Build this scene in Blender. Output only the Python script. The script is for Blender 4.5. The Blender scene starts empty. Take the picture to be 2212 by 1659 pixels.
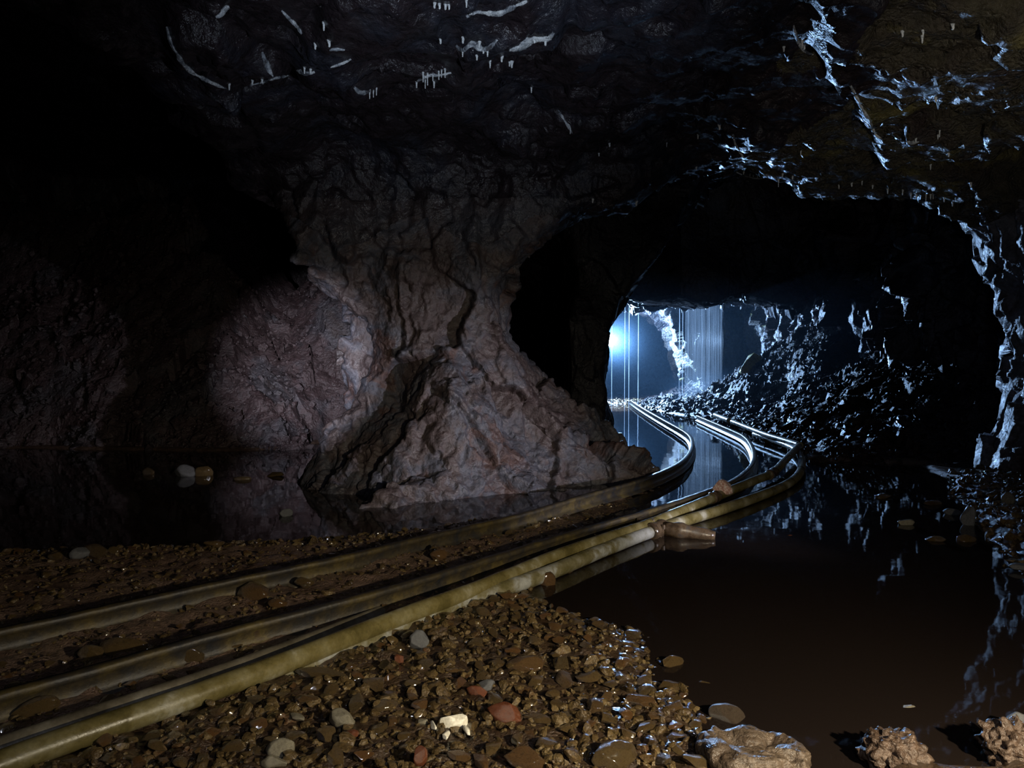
import bpy, bmesh, math, random
import numpy as np
from mathutils import Vector, Matrix

random.seed(7)
RNG = np.random.default_rng(11)
SC = bpy.context.scene
COL = SC.collection

# ------------------------------------------------------------------ camera model
FPX = 1600.0
CAM = np.array([0.0, 0.0, 1.2])
TILT = math.atan(49.5 / FPX)
_ct, _st = math.cos(TILT), math.sin(TILT)


def ray(px, py):
    u = (px - 1106.0) / FPX
    v = (829.5 - py) / FPX
    return np.array([u, _ct + v * _st, -_st + v * _ct])


def W(px, py, Y):
    """world point seen at a photo pixel, at distance Y into the mine"""
    d = ray(px, py)
    return CAM + d * (Y / d[1])


def G(px, py, z=0.0):
    """world point seen at a photo pixel, on the level z"""
    d = ray(px, py)
    return CAM + d * ((z - CAM[2]) / d[2])


# ------------------------------------------------------------------ noise in numpy
def _hash(ix, iy, iz, seed):
    h = (ix.astype(np.int64) * 374761393 + iy.astype(np.int64) * 668265263 + iz.astype(np.int64) * 2147483647 + seed * 974634777) & 0xFFFFFFFF
    h = ((h ^ (h >> 13)) * 1274126177) & 0xFFFFFFFF
    h = ((h ^ (h >> 16)) * 2246822519) & 0xFFFFFFFF
    h = h ^ (h >> 15)
    return (h & 0xFFFFFF).astype(np.float32) / np.float32(0xFFFFFF)


def vnoise(P, seed=0):
    F = np.floor(P)
    I = F.astype(np.int64)
    f = (P - F).astype(np.float32)
    f = f * f * f * (f * (f * 6 - 15) + 10)
    r = 0
    for dx in (0, 1):
        wx = f[:, 0] if dx else 1 - f[:, 0]
        for dy in (0, 1):
            wy = f[:, 1] if dy else 1 - f[:, 1]
            for dz in (0, 1):
                wz = f[:, 2] if dz else 1 - f[:, 2]
                r = r + wx * wy * wz * _hash(I[:, 0] + dx, I[:, 1] + dy, I[:, 2] + dz, seed)
    return r * 2 - 1


def fbm(P, octaves=4, seed=0, gain=0.5, lac=2.03):
    s, a, n = 0, 1.0, 0
    for o in range(octaves):
        s = s + a * vnoise(P, seed + o * 17)
        n += a
        a *= gain
        P = P * lac + 3.7
    return s / n


def ridged(P, octaves=3, seed=0):
    s, a, n = 0, 1.0, 0
    for o in range(octaves):
        s = s + a * (1 - np.abs(vnoise(P, seed + o * 13)) * 2)
        n += a
        a *= 0.5
        P = P * 2.07 + 1.3
    return s / n


def facets(P, seed=0, tilt=0.9, off=1.0):
    """broken-rock blocks: every cell is a randomly tilted plane; returns (height, edge distance)"""
    out_h = np.empty(len(P), np.float32)
    out_e = np.empty(len(P), np.float32)
    CH = 120000
    for s in range(0, len(P), CH):
        p = P[s:s + CH]
        I = np.floor(p).astype(np.int64)
        best = np.full(len(p), 9e9, np.float32)
        sec = np.full(len(p), 9e9, np.float32)
        hh = np.zeros(len(p), np.float32)
        for dx in (-1, 0, 1):
            for dy in (-1, 0, 1):
                for dz in (-1, 0, 1):
                    a, b, c = I[:, 0] + dx, I[:, 1] + dy, I[:, 2] + dz
                    rx = p[:, 0] - (a + _hash(a, b, c, seed))
                    ry = p[:, 1] - (b + _hash(a, b, c, seed + 1))
                    rz = p[:, 2] - (c + _hash(a, b, c, seed + 2))
                    d = (rx * rx + ry * ry + rz * rz).astype(np.float32)
                    t = off * (_hash(a, b, c, seed + 3) - 0.5) + tilt * (
                        rx * (_hash(a, b, c, seed + 4) - 0.5) + ry * (_hash(a, b, c, seed + 5) - 0.5) + rz * (_hash(a, b, c, seed + 6) - 0.5)) * 2
                    m = d < best
                    sec = np.where(m, best, np.minimum(sec, d))
                    best = np.where(m, d, best)
                    hh = np.where(m, t, hh)
        out_h[s:s + CH] = hh
        out_e[s:s + CH] = np.sqrt(sec) - np.sqrt(best)
    return out_h, out_e


def sstep(a, b, x):
    t = np.clip((x - a) / (b - a), 0, 1)
    return t * t * (3 - 2 * t)


def smin(a, b, k):
    h = np.clip(0.5 + 0.5 * (b - a) / k, 0, 1)
    return b * (1 - h) + a * h - k * h * (1 - h)


def smax(a, b, k):
    return -smin(-a, -b, k)


def poly_sdf(px, py, poly):
    """signed distance to a polygon, negative inside"""
    poly = np.asarray(poly, float)
    d = np.full(px.shape, 1e9)
    ins = np.zeros(px.shape, bool)
    n = len(poly)
    for i in range(n):
        ax, ay = poly[i]
        bx, by = poly[(i + 1) % n]
        ex, ey = bx - ax, by - ay
        wx, wy = px - ax, py - ay
        t = np.clip((wx * ex + wy * ey) / (ex * ex + ey * ey + 1e-12), 0, 1)
        d = np.minimum(d, (wx - ex * t) ** 2 + (wy - ey * t) ** 2)
        c = ((ay > py) != (by > py)) & (px < (bx - ax) * (py - ay) / (by - ay + 1e-12) + ax)
        ins ^= c
    d = np.sqrt(d)
    return np.where(ins, -d, d)


# ------------------------------------------------------------------ scene helpers
def tag(o, label=None, cat=None, group=None, kind=None):
    if label:
        o['label'] = label
    if cat:
        o['category'] = cat
    if group:
        o['group'] = group
    if kind:
        o['kind'] = kind
    return o


def mesh_np(name, V, F, mat, smooth=True):
    """F: (n,k) array of equal-sized polygons"""
    me = bpy.data.meshes.new(name)
    V = np.asarray(V, np.float32)
    F = np.asarray(F, np.int32)
    me.vertices.add(len(V))
    me.vertices.foreach_set('co', V.ravel())
    k = F.shape[1]
    me.loops.add(F.size)
    me.loops.foreach_set('vertex_index', F.ravel())
    me.polygons.add(len(F))
    me.polygons.foreach_set('loop_start', np.arange(0, F.size, k, dtype=np.int32))
    me.polygons.foreach_set('loop_total', np.full(len(F), k, np.int32))
    me.update(calc_edges=True)
    me.validate()
    me.polygons.foreach_set('use_smooth', np.full(len(me.polygons), smooth, bool))
    if mat:
        me.materials.append(mat)
    return me


def link(name, me, parent=None):
    o = bpy.data.objects.new(name, me)
    COL.objects.link(o)
    if parent:
        o.parent = parent
    return o


def empty(name, loc, rotz=0.0):
    o = bpy.data.objects.new(name, None)
    o.empty_display_size = 0.1
    o.location = loc
    o.rotation_euler = (0, 0, rotz)
    COL.objects.link(o)
    return o


def catmull(pts, step):
    P = np.asarray(pts, float)
    P = np.vstack([2 * P[0] - P[1], P, 2 * P[-1] - P[-2]])
    out = []
    for i in range(1, len(P) - 2):
        a, b, c, d = P[i - 1], P[i], P[i + 1], P[i + 2]
        n = max(2, int(np.linalg.norm(c - b) / step))
        for t in np.arange(n) / n:
            out.append(0.5 * ((2 * b) + (c - a) * t + (2 * a - 5 * b + 4 * c - d) * t * t + (3 * b - a - 3 * c + d) * t ** 3))
    out.append(P[-2])
    return np.array(out)


def smooth_path(P, it=20):
    P = P.copy()
    for _ in range(it):
        P[1:-1] = 0.25 * P[:-2] + 0.5 * P[1:-1] + 0.25 * P[2:]
    return P


def sweep(path, profile, closed_profile=True, caps=True):
    """profile points (side, up) swept along a path lying near the horizontal"""
    path = np.asarray(path)
    T = np.gradient(path, axis=0)
    T /= np.linalg.norm(T, axis=1)[:, None]
    S = np.cross(T, np.array([0, 0, 1.0]))
    S /= np.linalg.norm(S, axis=1)[:, None] + 1e-9
    U = np.cross(S, T)
    pr = np.asarray(profile)
    n, k = len(path), len(pr)
    V = (path[:, None, :] + S[:, None, :] * pr[None, :, 0:1] + U[:, None, :] * pr[None, :, 1:2]).reshape(-1, 3)
    F = []
    ii = np.arange(n - 1)[:, None] * k
    jj = np.arange(k)[None, :]
    j2 = (jj + 1) % k
    F = np.stack([ii + jj, ii + j2, ii + k + j2, ii + k + jj], axis=-1).reshape(-1, 4)
    return V, F, n, k


def ring(r, n=16):
    a = np.arange(n) / n * 2 * math.pi
    return np.stack([np.cos(a) * r, np.sin(a) * r], axis=1)


def capped_mesh(name, V, F, n, k, mat, smooth=True):
    me = mesh_np(name, V, F, mat, smooth)
    bm = bmesh.new()
    bm.from_mesh(me)
    bm.verts.ensure_lookup_table()
    for s in (0, (n - 1) * k):
        try:
            f = bm.faces.new([bm.verts[s + j] for j in range(k)])
            f.smooth = False
        except ValueError:
            pass
    bmesh.ops.recalc_face_normals(bm, faces=bm.faces)
    bm.to_mesh(me)
    bm.free()
    return me


# ------------------------------------------------------------------ materials
class NT:
    def __init__(self, name):
        self.m = bpy.data.materials.new(name)
        self.m.use_nodes = True
        self.t = self.m.node_tree
        self.t.nodes.clear()
        self.out = self.n('ShaderNodeOutputMaterial')

    def n(self, typ, **kw):
        nd = self.t.nodes.new(typ)
        for k, v in kw.items():
            if k.startswith('i_'):
                nd.inputs[k[2:].replace('_', ' ')].default_value = v
            else:
                setattr(nd, k, v)
        return nd

    def l(self, a, b):
        self.t.links.new(a, b)

    def noise(self, co, scale, detail=6, rough=0.6, lac=2.0, dist=0.0):
        nd = self.n('ShaderNodeTexNoise')
        nd.inputs['Scale'].default_value = scale
        nd.inputs['Detail'].default_value = detail
        nd.inputs['Roughness'].default_value = rough
        nd.inputs['Distortion'].default_value = dist
        self.l(co, nd.inputs['Vector'])
        return nd.outputs['Fac']

    def ramp(self, fac, stops):
        r = self.n('ShaderNodeValToRGB')
        e = r.color_ramp.elements
        while len(e) < len(stops):
            e.new(0.5)
        for i, (p, c) in enumerate(stops):
            e[i].position = p
            e[i].color = (c[0], c[1], c[2], 1) if not isinstance(c, (int, float)) else (c, c, c, 1)
        self.l(fac, r.inputs['Fac'])
        return r.outputs['Color']

    def mix(self, fac, a, b, blend='MIX'):
        m = self.n('ShaderNodeMix', data_type='RGBA', blend_type=blend)
        for sock, v in ((m.inputs[0], fac), (m.inputs[6], a), (m.inputs[7], b)):
            if hasattr(v, 'links') or isinstance(v, bpy.types.NodeSocket):
                self.l(v, sock)
            elif isinstance(v, (int, float)):
                sock.default_value = v
            else:
                sock.default_value = (v[0], v[1], v[2], 1)
        return m.outputs[2]

    def maprange(self, v, a, b, c, d):
        m = self.n('ShaderNodeMapRange')
        m.inputs[1].default_value = a
        m.inputs[2].default_value = b
        m.inputs[3].default_value = c
        m.inputs[4].default_value = d
        self.l(v, m.inputs[0])
        return m.outputs[0]

    def coords(self, kind='Object'):
        return self.n('ShaderNodeTexCoord').outputs[kind]


def rock_mat(name, stops, scale=1.0, rough=(0.25, 0.6), bump=0.5, bscale=22.0, pale=None, pale_t=(0.66, 0.74), spec=0.5, bdist=0.03, per_object=None, yellow=None, coat=0.0):
    k = NT(name)
    co = k.coords('Object')
    big = k.noise(co, 1.1 * scale, 5, 0.62, dist=0.4)
    col = k.ramp(big, stops)
    fine = k.noise(co, 13 * scale, 3, 0.65)
    col = k.mix(0.7, col, k.ramp(fine, [(0.3, 0.45), (0.7, 1.5)]), 'MULTIPLY')
    if pale:
        pn = k.noise(co, 2.3 * scale, 6, 0.72, dist=0.6)
        f = k.maprange(pn, pale_t[0], pale_t[1], 0, 1)
        col = k.mix(f, col, pale)
    if yellow:
        yn = k.noise(co, 1.7 * scale, 7, 0.6)
        f = k.maprange(yn, 0.56, 0.68, 0, 0.8)
        col = k.mix(f, col, yellow)
    if per_object:
        oi = k.n('ShaderNodeObjectInfo')
        tint = k.ramp(oi.outputs['Random'], per_object)
        col = k.mix(1.0, col, tint, 'MULTIPLY')
    p = k.n('ShaderNodeBsdfPrincipled')
    k.l(col, p.inputs['Base Color'])
    rn = k.noise(co, 5 * scale, 2, 0.6)
    k.l(k.maprange(rn, 0.35, 0.65, rough[0], rough[1]), p.inputs['Roughness'])
    p.inputs['Specular IOR Level'].default_value = spec
    p.inputs['Coat Weight'].default_value = coat
    p.inputs['Coat Roughness'].default_value = 0.10
    b1 = k.noise(co, bscale * scale, 4, 0.68)
    vo = k.n('ShaderNodeTexVoronoi', feature='DISTANCE_TO_EDGE')
    vo.inputs['Scale'].default_value = bscale * 0.55 * scale
    k.l(co, vo.inputs['Vector'])
    add = k.n('ShaderNodeMath', operation='ADD')
    k.l(b1, add.inputs[0])
    k.l(k.maprange(vo.outputs['Distance'], 0, 0.25, 0, 0.22), add.inputs[1])
    bp = k.n('ShaderNodeBump')
    bp.inputs['Strength'].default_value = bump
    bp.inputs['Distance'].default_value = bdist
    k.l(add.outputs[0], bp.inputs['Height'])
    k.l(bp.outputs['Normal'], p.inputs['Normal'])
    k.l(p.outputs[0], k.out.inputs['Surface'])
    return k.m


M = {}
# pillar rock: red-brown iron stained stone with blue-grey fracture faces
M['pillar'] = rock_mat('pillar_rock', [(0.30, (0.058, 0.038, 0.036)), (0.46, (0.084, 0.063, 0.061)), (0.55, (0.078, 0.080, 0.098)), (0.63, (0.088, 0.052, 0.045)), (0.75, (0.066, 0.067, 0.08))],
                       1.3, (0.35, 0.7), 0.6, 26, pale=(0.20, 0.20, 0.21), pale_t=(0.68, 0.80), bdist=0.02)
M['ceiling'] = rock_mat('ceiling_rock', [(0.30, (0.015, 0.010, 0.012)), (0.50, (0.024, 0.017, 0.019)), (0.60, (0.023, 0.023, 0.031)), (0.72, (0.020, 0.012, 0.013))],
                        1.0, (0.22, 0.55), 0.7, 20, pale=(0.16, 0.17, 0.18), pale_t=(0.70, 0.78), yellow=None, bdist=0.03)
M['ochre_ceiling'] = rock_mat('ochre_stained_rock', [(0.30, (0.045, 0.033, 0.028)), (0.50, (0.085, 0.072, 0.045)), (0.70, (0.055, 0.040, 0.036))],
                              1.0, (0.12, 0.4), 1.0, 40, pale=(0.2, 0.2, 0.17), pale_t=(0.66, 0.76), yellow=(0.22, 0.185, 0.06), bdist=0.03)
M['wall'] = rock_mat('tunnel_rock', [(0.30, (0.030, 0.022, 0.022)), (0.50, (0.055, 0.042, 0.042)), (0.65, (0.06, 0.06, 0.07))],
                     1.0, (0.2, 0.5), 0.7, 18, bdist=0.03)
M['shaded_rock'] = rock_mat('shaded_rock', [(0.30, (0.007, 0.006, 0.007)), (0.6, (0.013, 0.011, 0.012))], 1.0, (0.35, 0.6), 0.6, 18, bdist=0.03, spec=0.3)  # near-black colour puts the rib's lack of light into the rock
M['lit_wall'] = rock_mat('lit_wall_rock', [(0.30, (0.10, 0.09, 0.10)), (0.50, (0.18, 0.18, 0.20)), (0.65, (0.10, 0.075, 0.075))],
                          1.2, (0.3, 0.6), 0.7, 20, bdist=0.02)  # lighter than the tunnel rock: the jamb's lamplight is in the colour
M['heap'] = rock_mat('heap_rock', [(0.30, (0.040, 0.025, 0.025)), (0.50, (0.060, 0.039, 0.040)), (0.62, (0.056, 0.050, 0.056)), (0.72, (0.038, 0.025, 0.023))],
                     1.0, (0.3, 0.65), 0.8, 24, pale=(0.15, 0.16, 0.17), pale_t=(0.67, 0.76), bdist=0.03)
M['scree'] = rock_mat('scree_rock', [(0.30, (0.020, 0.012, 0.010)), (0.50, (0.032, 0.020, 0.017)), (0.7, (0.020, 0.016, 0.016))],
                      1.0, (0.22, 0.5), 0.9, 26, bdist=0.03, spec=0.25)
M['floor'] = rock_mat('floor_silt', [(0.30, (0.095, 0.058, 0.040)), (0.50, (0.14, 0.088, 0.062)), (0.70, (0.17, 0.115, 0.08))],
                      2.0, (0.18, 0.5), 0.9, 45, bdist=0.012)
M['wet_floor'] = rock_mat('wet_dark_silt', [(0.30, (0.030, 0.018, 0.010)), (0.50, (0.050, 0.030, 0.017)), (0.70, (0.065, 0.042, 0.024))],
                         2.0, (0.10, 0.35), 0.9, 45, bdist=0.012, coat=0.5)
M['gravel'] = rock_mat('gravel_stone', [(0.28, (0.034, 0.021, 0.010)), (0.45, (0.078, 0.050, 0.020)), (0.56, (0.115, 0.078, 0.032)), (0.68, (0.070, 0.033, 0.016)), (0.76, (0.16, 0.13, 0.075))],
                       6.0, (0.07, 0.28), 0.8, 18, bdist=0.007, coat=0.7)
M['stone'] = rock_mat('wet_brown_stone', [(0.30, (0.065, 0.042, 0.018)), (0.50, (0.115, 0.078, 0.034)), (0.70, (0.09, 0.056, 0.026))],
                      5.0, (0.08, 0.28), 0.8, 14, bdist=0.007, coat=0.7,
                      per_object=[(0.0, (0.8, 0.75, 0.7)), (0.3, (1.15, 1.1, 1.0)), (0.55, (0.7, 0.72, 0.78)), (0.8, (1.25, 0.9, 0.75)), (1.0, (1.0, 1.05, 1.1))])
M['red_stone'] = rock_mat('red_stone', [(0.30, (0.09, 0.028, 0.013)), (0.6, (0.14, 0.046, 0.020))], 5.0, (0.12, 0.35), 0.5, 10, bdist=0.006)
M['pale_stone'] = rock_mat('pale_stone', [(0.30, (0.12, 0.105, 0.075)), (0.6, (0.22, 0.195, 0.14))], 5.0, (0.15, 0.4), 0.5, 10, bdist=0.006)
M['grey_stone'] = rock_mat('grey_stone', [(0.30, (0.075, 0.075, 0.078)), (0.6, (0.13, 0.13, 0.135))], 5.0, (0.2, 0.45), 0.5, 10, bdist=0.006)
M['quartz'] = rock_mat('white_quartz', [(0.30, (0.55, 0.5, 0.38)), (0.6, (0.85, 0.8, 0.68))], 4.0, (0.15, 0.4), 0.3, 8, bdist=0.005)
M['pink_stone'] = rock_mat('pink_stone', [(0.36, (0.36, 0.16, 0.12)), (0.5, (0.62, 0.40, 0.35)), (0.62, (0.8, 0.75, 0.72))], 6.0, (0.25, 0.5), 0.5, 12, bdist=0.006)
M['mud'] = rock_mat('lumpy_mud', [(0.30, (0.045, 0.026, 0.017)), (0.55, (0.095, 0.062, 0.043)), (0.7, (0.06, 0.038, 0.025))], 5.0, (0.2, 0.5), 0.9, 14, bdist=0.01)
M['slab'] = rock_mat('slab_stone', [(0.30, (0.055, 0.036, 0.024)), (0.55, (0.11, 0.08, 0.056)), (0.7, (0.075, 0.047, 0.03))], 5.0, (0.2, 0.5), 0.9, 14, bdist=0.008)
M['calcite'] = rock_mat('calcite', [(0.30, (0.55, 0.58, 0.60)), (0.6, (0.85, 0.86, 0.84))], 4.0, (0.2, 0.45), 0.6, 14, bdist=0.008)
M['crust'] = rock_mat('patchy_calcite_crust', [(0.34, (0.06, 0.055, 0.06)), (0.42, (0.25, 0.27, 0.30)), (0.50, (0.60, 0.62, 0.64)), (0.62, (0.85, 0.86, 0.84))], 9.0, (0.15, 0.45), 1.0, 10, bdist=0.008)
M['yellow_rock'] = rock_mat('yellow_stained_rock', [(0.30, (0.10, 0.09, 0.02)), (0.55, (0.32, 0.29, 0.07)), (0.7, (0.16, 0.14, 0.08))], 2.0, (0.12, 0.4), 0.8, 16, bdist=0.03)


M['corner'] = rock_mat('corner_rock', [(0.30, (0.05, 0.045, 0.04)), (0.6, (0.09, 0.085, 0.08))], 1.5, (0.12, 0.4), 0.9, 16, yellow=(0.22, 0.20, 0.05), bdist=0.04)


def rail_mat():
    k = NT('rusty_rail_steel')
    co = k.coords('Object')
    a = k.noise(co, 7, 8, 0.65)
    col = k.ramp(a, [(0.30, (0.020, 0.022, 0.028)), (0.42, (0.032, 0.027, 0.021)), (0.52, (0.050, 0.038, 0.020)), (0.62, (0.085, 0.062, 0.020)), (0.70, (0.045, 0.026, 0.016))])
    f = k.noise(co, 60, 5, 0.7)
    col = k.mix(0.6, col, k.ramp(f, [(0.3, 0.5), (0.7, 1.4)]), 'MULTIPLY')
    p = k.n('ShaderNodeBsdfPrincipled')
    k.l(col, p.inputs['Base Color'])
    k.l(k.maprange(a, 0.3, 0.7, 0.34, 0.55), p.inputs['Roughness'])
    p.inputs['Metallic'].default_value = 0.15
    bp = k.n('ShaderNodeBump')
    bp.inputs['Strength'].default_value = 0.5
    bp.inputs['Distance'].default_value = 0.006
    k.l(k.noise(co, 45, 7, 0.7), bp.inputs['Height'])
    k.l(bp.outputs['Normal'], p.inputs['Normal'])
    k.l(p.outputs[0], k.out.inputs['Surface'])
    return k.m


def pipe_mat(name, stops, rough=(0.2, 0.45), sc=6):
    k = NT(name)
    co = k.coords('Object')
    a = k.noise(co, sc, 7, 0.6)
    col = k.ramp(a, stops)
    f = k.noise(co, 70, 4, 0.7)
    col = k.mix(0.5, col, k.ramp(f, [(0.3, 0.6), (0.7, 1.3)]), 'MULTIPLY')
    p = k.n('ShaderNodeBsdfPrincipled')
    k.l(col, p.inputs['Base Color'])
    k.l(k.maprange(a, 0.35, 0.65, rough[0], rough[1]), p.inputs['Roughness'])
    bp = k.n('ShaderNodeBump')
    bp.inputs['Strength'].default_value = 0.35
    bp.inputs['Distance'].default_value = 0.004
    k.l(k.noise(co, 40, 6, 0.65), bp.inputs['Height'])
    k.l(bp.outputs['Normal'], p.inputs['Normal'])
    k.l(p.outputs[0], k.out.inputs['Surface'])
    return k.m


M['rail'] = rail_mat()
M['pipe_yellow'] = pipe_mat('silt_coated_pipe', [(0.34, (0.075, 0.060, 0.020)), (0.47, (0.125, 0.10, 0.036)), (0.58, (0.17, 0.145, 0.07)), (0.70, (0.33, 0.31, 0.24))])
M['pipe_white'] = pipe_mat('pale_patchy_pipe', [(0.36, (0.10, 0.085, 0.035)), (0.47, (0.16, 0.14, 0.08)), (0.55, (0.27, 0.27, 0.25)), (0.70, (0.33, 0.33, 0.31))])
M['pipe_dark'] = pipe_mat('grey_brown_pipe', [(0.35, (0.06, 0.05, 0.034)), (0.55, (0.115, 0.098, 0.07)), (0.70, (0.19, 0.175, 0.14))])  # third pipe, a darker grey-brown than the other two
M['coupling'] = pipe_mat('rusted_coupling', [(0.35, (0.04, 0.026, 0.016)), (0.55, (0.09, 0.06, 0.035)), (0.70, (0.06, 0.05, 0.04))], (0.15, 0.4), 18)
M['rail_strip'] = pipe_mat('wet_railpiece', [(0.35, (0.05, 0.035, 0.022)), (0.6, (0.13, 0.10, 0.08))], (0.15, 0.4), 14)


def water_mat():
    k = NT('pool_water')
    co = k.coords('Object')
    bp = k.n('ShaderNodeBump')
    bp.inputs['Strength'].default_value = 0.06
    bp.inputs['Distance'].default_value = 0.02
    k.l(k.noise(co, 3.0, 2, 0.4), bp.inputs['Height'])
    gl = k.n('ShaderNodeBsdfGlossy')
    gl.inputs['Roughness'].default_value = 0.03
    gl.inputs['Color'].default_value = (1, 1, 1, 1)
    k.l(bp.outputs['Normal'], gl.inputs['Normal'])
    tr = k.n('ShaderNodeBsdfTransparent')
    tr.inputs['Color'].default_value = (0.74, 0.60, 0.48, 1)
    fr = k.n('ShaderNodeFresnel')
    fr.inputs['IOR'].default_value = 1.33
    k.l(bp.outputs['Normal'], fr.inputs['Normal'])
    mx = k.n('ShaderNodeMixShader')
    k.l(fr.outputs[0], mx.inputs[0])
    df = k.n('ShaderNodeBsdfDiffuse')
    df.inputs['Color'].default_value = (0.036, 0.025, 0.021, 1)
    mk = k.n('ShaderNodeMixShader')
    mk.inputs[0].default_value = 0.35
    k.l(tr.outputs[0], mk.inputs[1])
    k.l(df.outputs[0], mk.inputs[2])
    k.l(mk.outputs[0], mx.inputs[1])
    k.l(gl.outputs[0], mx.inputs[2])
    k.l(mx.outputs[0], k.out.inputs['Surface'])
    return k.m


def fall_mat(name, alpha):
    k = NT(name)
    co = k.coords('Object')
    mp = k.n('ShaderNodeMapping')
    mp.inputs['Scale'].default_value = (30, 30, 0.6)
    k.l(co, mp.inputs['Vector'])
    n = k.noise(mp.outputs[0], 1.0, 3, 0.6)
    tr = k.n('ShaderNodeBsdfTransparent')
    df = k.n('ShaderNodeBsdfTranslucent')
    df.inputs['Color'].default_value = (0.85, 0.9, 0.95, 1)
    gl = k.n('ShaderNodeBsdfGlossy')
    gl.inputs['Roughness'].default_value = 0.25
    mx0 = k.n('ShaderNodeMixShader')
    mx0.inputs[0].default_value = 0.1
    k.l(df.outputs[0], mx0.inputs[1])
    k.l(gl.outputs[0], mx0.inputs[2])
    mx = k.n('ShaderNodeMixShader')
    k.l(k.maprange(n, 0.35, 0.7, alpha * 0.3, alpha), mx.inputs[0])
    k.l(tr.outputs[0], mx.inputs[1])
    k.l(mx0.outputs[0], mx.inputs[2])
    k.l(mx.outputs[0], k.out.inputs['Surface'])
    return k.m


def mist_mat(name, dens, aniso=0.2):
    k = NT(name)
    v = k.n('ShaderNodeVolumeScatter')
    v.inputs['Color'].default_value = (0.45, 0.72, 1.0, 1)
    v.inputs['Density'].default_value = dens
    v.inputs['Anisotropy'].default_value = aniso
    k.l(v.outputs[0], k.out.inputs['Volume'])
    k.m.cycles.homogeneous_volume = True
    return k.m


def soft_mist(name, dens):
    """a cloud thinning out to nothing at its rim"""
    k = NT(name)
    co = k.coords('Object')
    ln = k.n('ShaderNodeVectorMath', operation='LENGTH')
    k.l(co, ln.inputs[0])
    f = k.maprange(ln.outputs['Value'], 0.0, 0.97, 1.0, 0.0)
    sq = k.n('ShaderNodeMath', operation='POWER')
    k.l(f, sq.inputs[0])
    sq.inputs[1].default_value = 2.0
    ml = k.n('ShaderNodeMath', operation='MULTIPLY')
    k.l(sq.outputs[0], ml.inputs[0])
    ml.inputs[1].default_value = dens
    v = k.n('ShaderNodeVolumeScatter')
    v.inputs['Color'].default_value = (0.45, 0.72, 1.0, 1)
    k.l(ml.outputs[0], v.inputs['Density'])
    k.l(v.outputs[0], k.out.inputs['Volume'])
    return k.m


def emit_mat(name, color, strength):
    k = NT(name)
    e = k.n('ShaderNodeEmission')
    e.inputs['Color'].default_value = (*color, 1)
    e.inputs['Strength'].default_value = strength
    k.l(e.outputs[0], k.out.inputs['Surface'])
    return k.m


def plain_mat(name, color, rough=0.4, metal=0.0):
    k = NT(name)
    co = k.coords('Object')
    p = k.n('ShaderNodeBsdfPrincipled')
    k.l(k.mix(0.5, color, k.ramp(k.noise(co, 20, 4), [(0.3, 0.6), (0.7, 1.3)]), 'MULTIPLY'), p.inputs['Base Color'])
    p.inputs['Roughness'].default_value = rough
    p.inputs['Metallic'].default_value = metal
    k.l(p.outputs[0], k.out.inputs['Surface'])
    return k.m


M['water'] = water_mat()
M['fall'] = fall_mat('falling_water', 0.022)
M['drip'] = fall_mat('dripping_water', 0.10)

# ------------------------------------------------------------------ rock shell (one implicit cave, meshed once, split into named pieces)
R_PTS = [(1500, 1200, 7.6), (1345, 1000, 7.6), (1320, 985, 7.6), (1260, 955, 7.6), (1215, 930, 7.6), (1195, 900, 7.6), (1165, 870, 7.6), (1140, 815, 7.6), (1125, 785, 7.6), (1090, 750, 7.6), (1083, 715, 7.6),
         (1080, 650, 7.6), (1100, 600, 7.6), (1120, 560, 7.6), (1140, 530, 7.6), (1165, 510, 7.7), (1200, 490, 7.8), (1250, 470, 7.9), (1300, 455, 7.9), (1370, 430, 7.9), (1400, 410, 7.9),
         (1450, 385, 7.9), (1500, 372, 7.9), (1550, 375, 7.9), (1600, 382, 7.9), (1650, 393, 7.9), (1700, 393, 7.9), (1800, 410, 7.9), (1900, 420, 7.9), (2000, 440, 7.9), (2050, 450, 7.9),
         (2090, 460, 7.9), (2110, 480, 7.9), (2120, 520, 7.9), (2125, 560, 7.9), (2135, 600, 7.9), (2150, 640, 7.9), (2140, 690, 7.9), (2145, 720, 7.9), (2160, 750, 7.9), (2170, 790, 7.9),
         (2160, 830, 7.9), (2145, 870, 7.9), (2130, 900, 7.9), (2115, 940, 7.9), (2105, 980, 7.9), (2090, 1000, 7.9), (2080, 1030, 7.9), (2060, 1200, 7.9)]
L_PTS = [(600, 405, 7.6), (640, 450, 7.6), (680, 530, 7.6), (690, 590, 7.6), (740, 640, 7.6), (790, 690, 7.6), (803, 740, 7.6), (800, 850, 7.6), (770, 890, 7.6), (730, 930, 7.6), (690, 980, 7.6),
         (670, 1060, 7.6), (660, 1300, 7.6), (-1500, 1300, 7.6), (-1500, 405, 7.6)]
R_POLY = [tuple(W(*p)[[0, 2]]) for p in R_PTS]
L_POLY = [tuple(W(*p)[[0, 2]]) for p in L_PTS]
MOUND = [G(*p)[:2] for p in [(680, 1035), (720, 1062), (800, 1080), (950, 1090), (1050, 1083), (1150, 1067), (1250, 1047), (1330, 1027), (1368, 1010)]] + [np.array(p) for p in [(0.7, 8.7), (-0.3, 8.9), (-1.6, 8.7), (-2.2, 8.2)]]


def box_sdf(x, y, z, b, r=0.25):
    x0, x1, y0, y1, z0, z1 = b
    qx = np.abs(x - (x0 + x1) / 2) - (x1 - x0) / 2 + r
    qy = np.abs(y - (y0 + y1) / 2) - (y1 - y0) / 2 + r
    qz = np.abs(z - (z0 + z1) / 2) - (z1 - z0) / 2 + r
    out = np.sqrt(np.maximum(qx, 0) ** 2 + np.maximum(qy, 0) ** 2 + np.maximum(qz, 0) ** 2)
    return out + np.minimum(np.maximum(qx, np.maximum(qy, qz)), 0) - r


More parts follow.
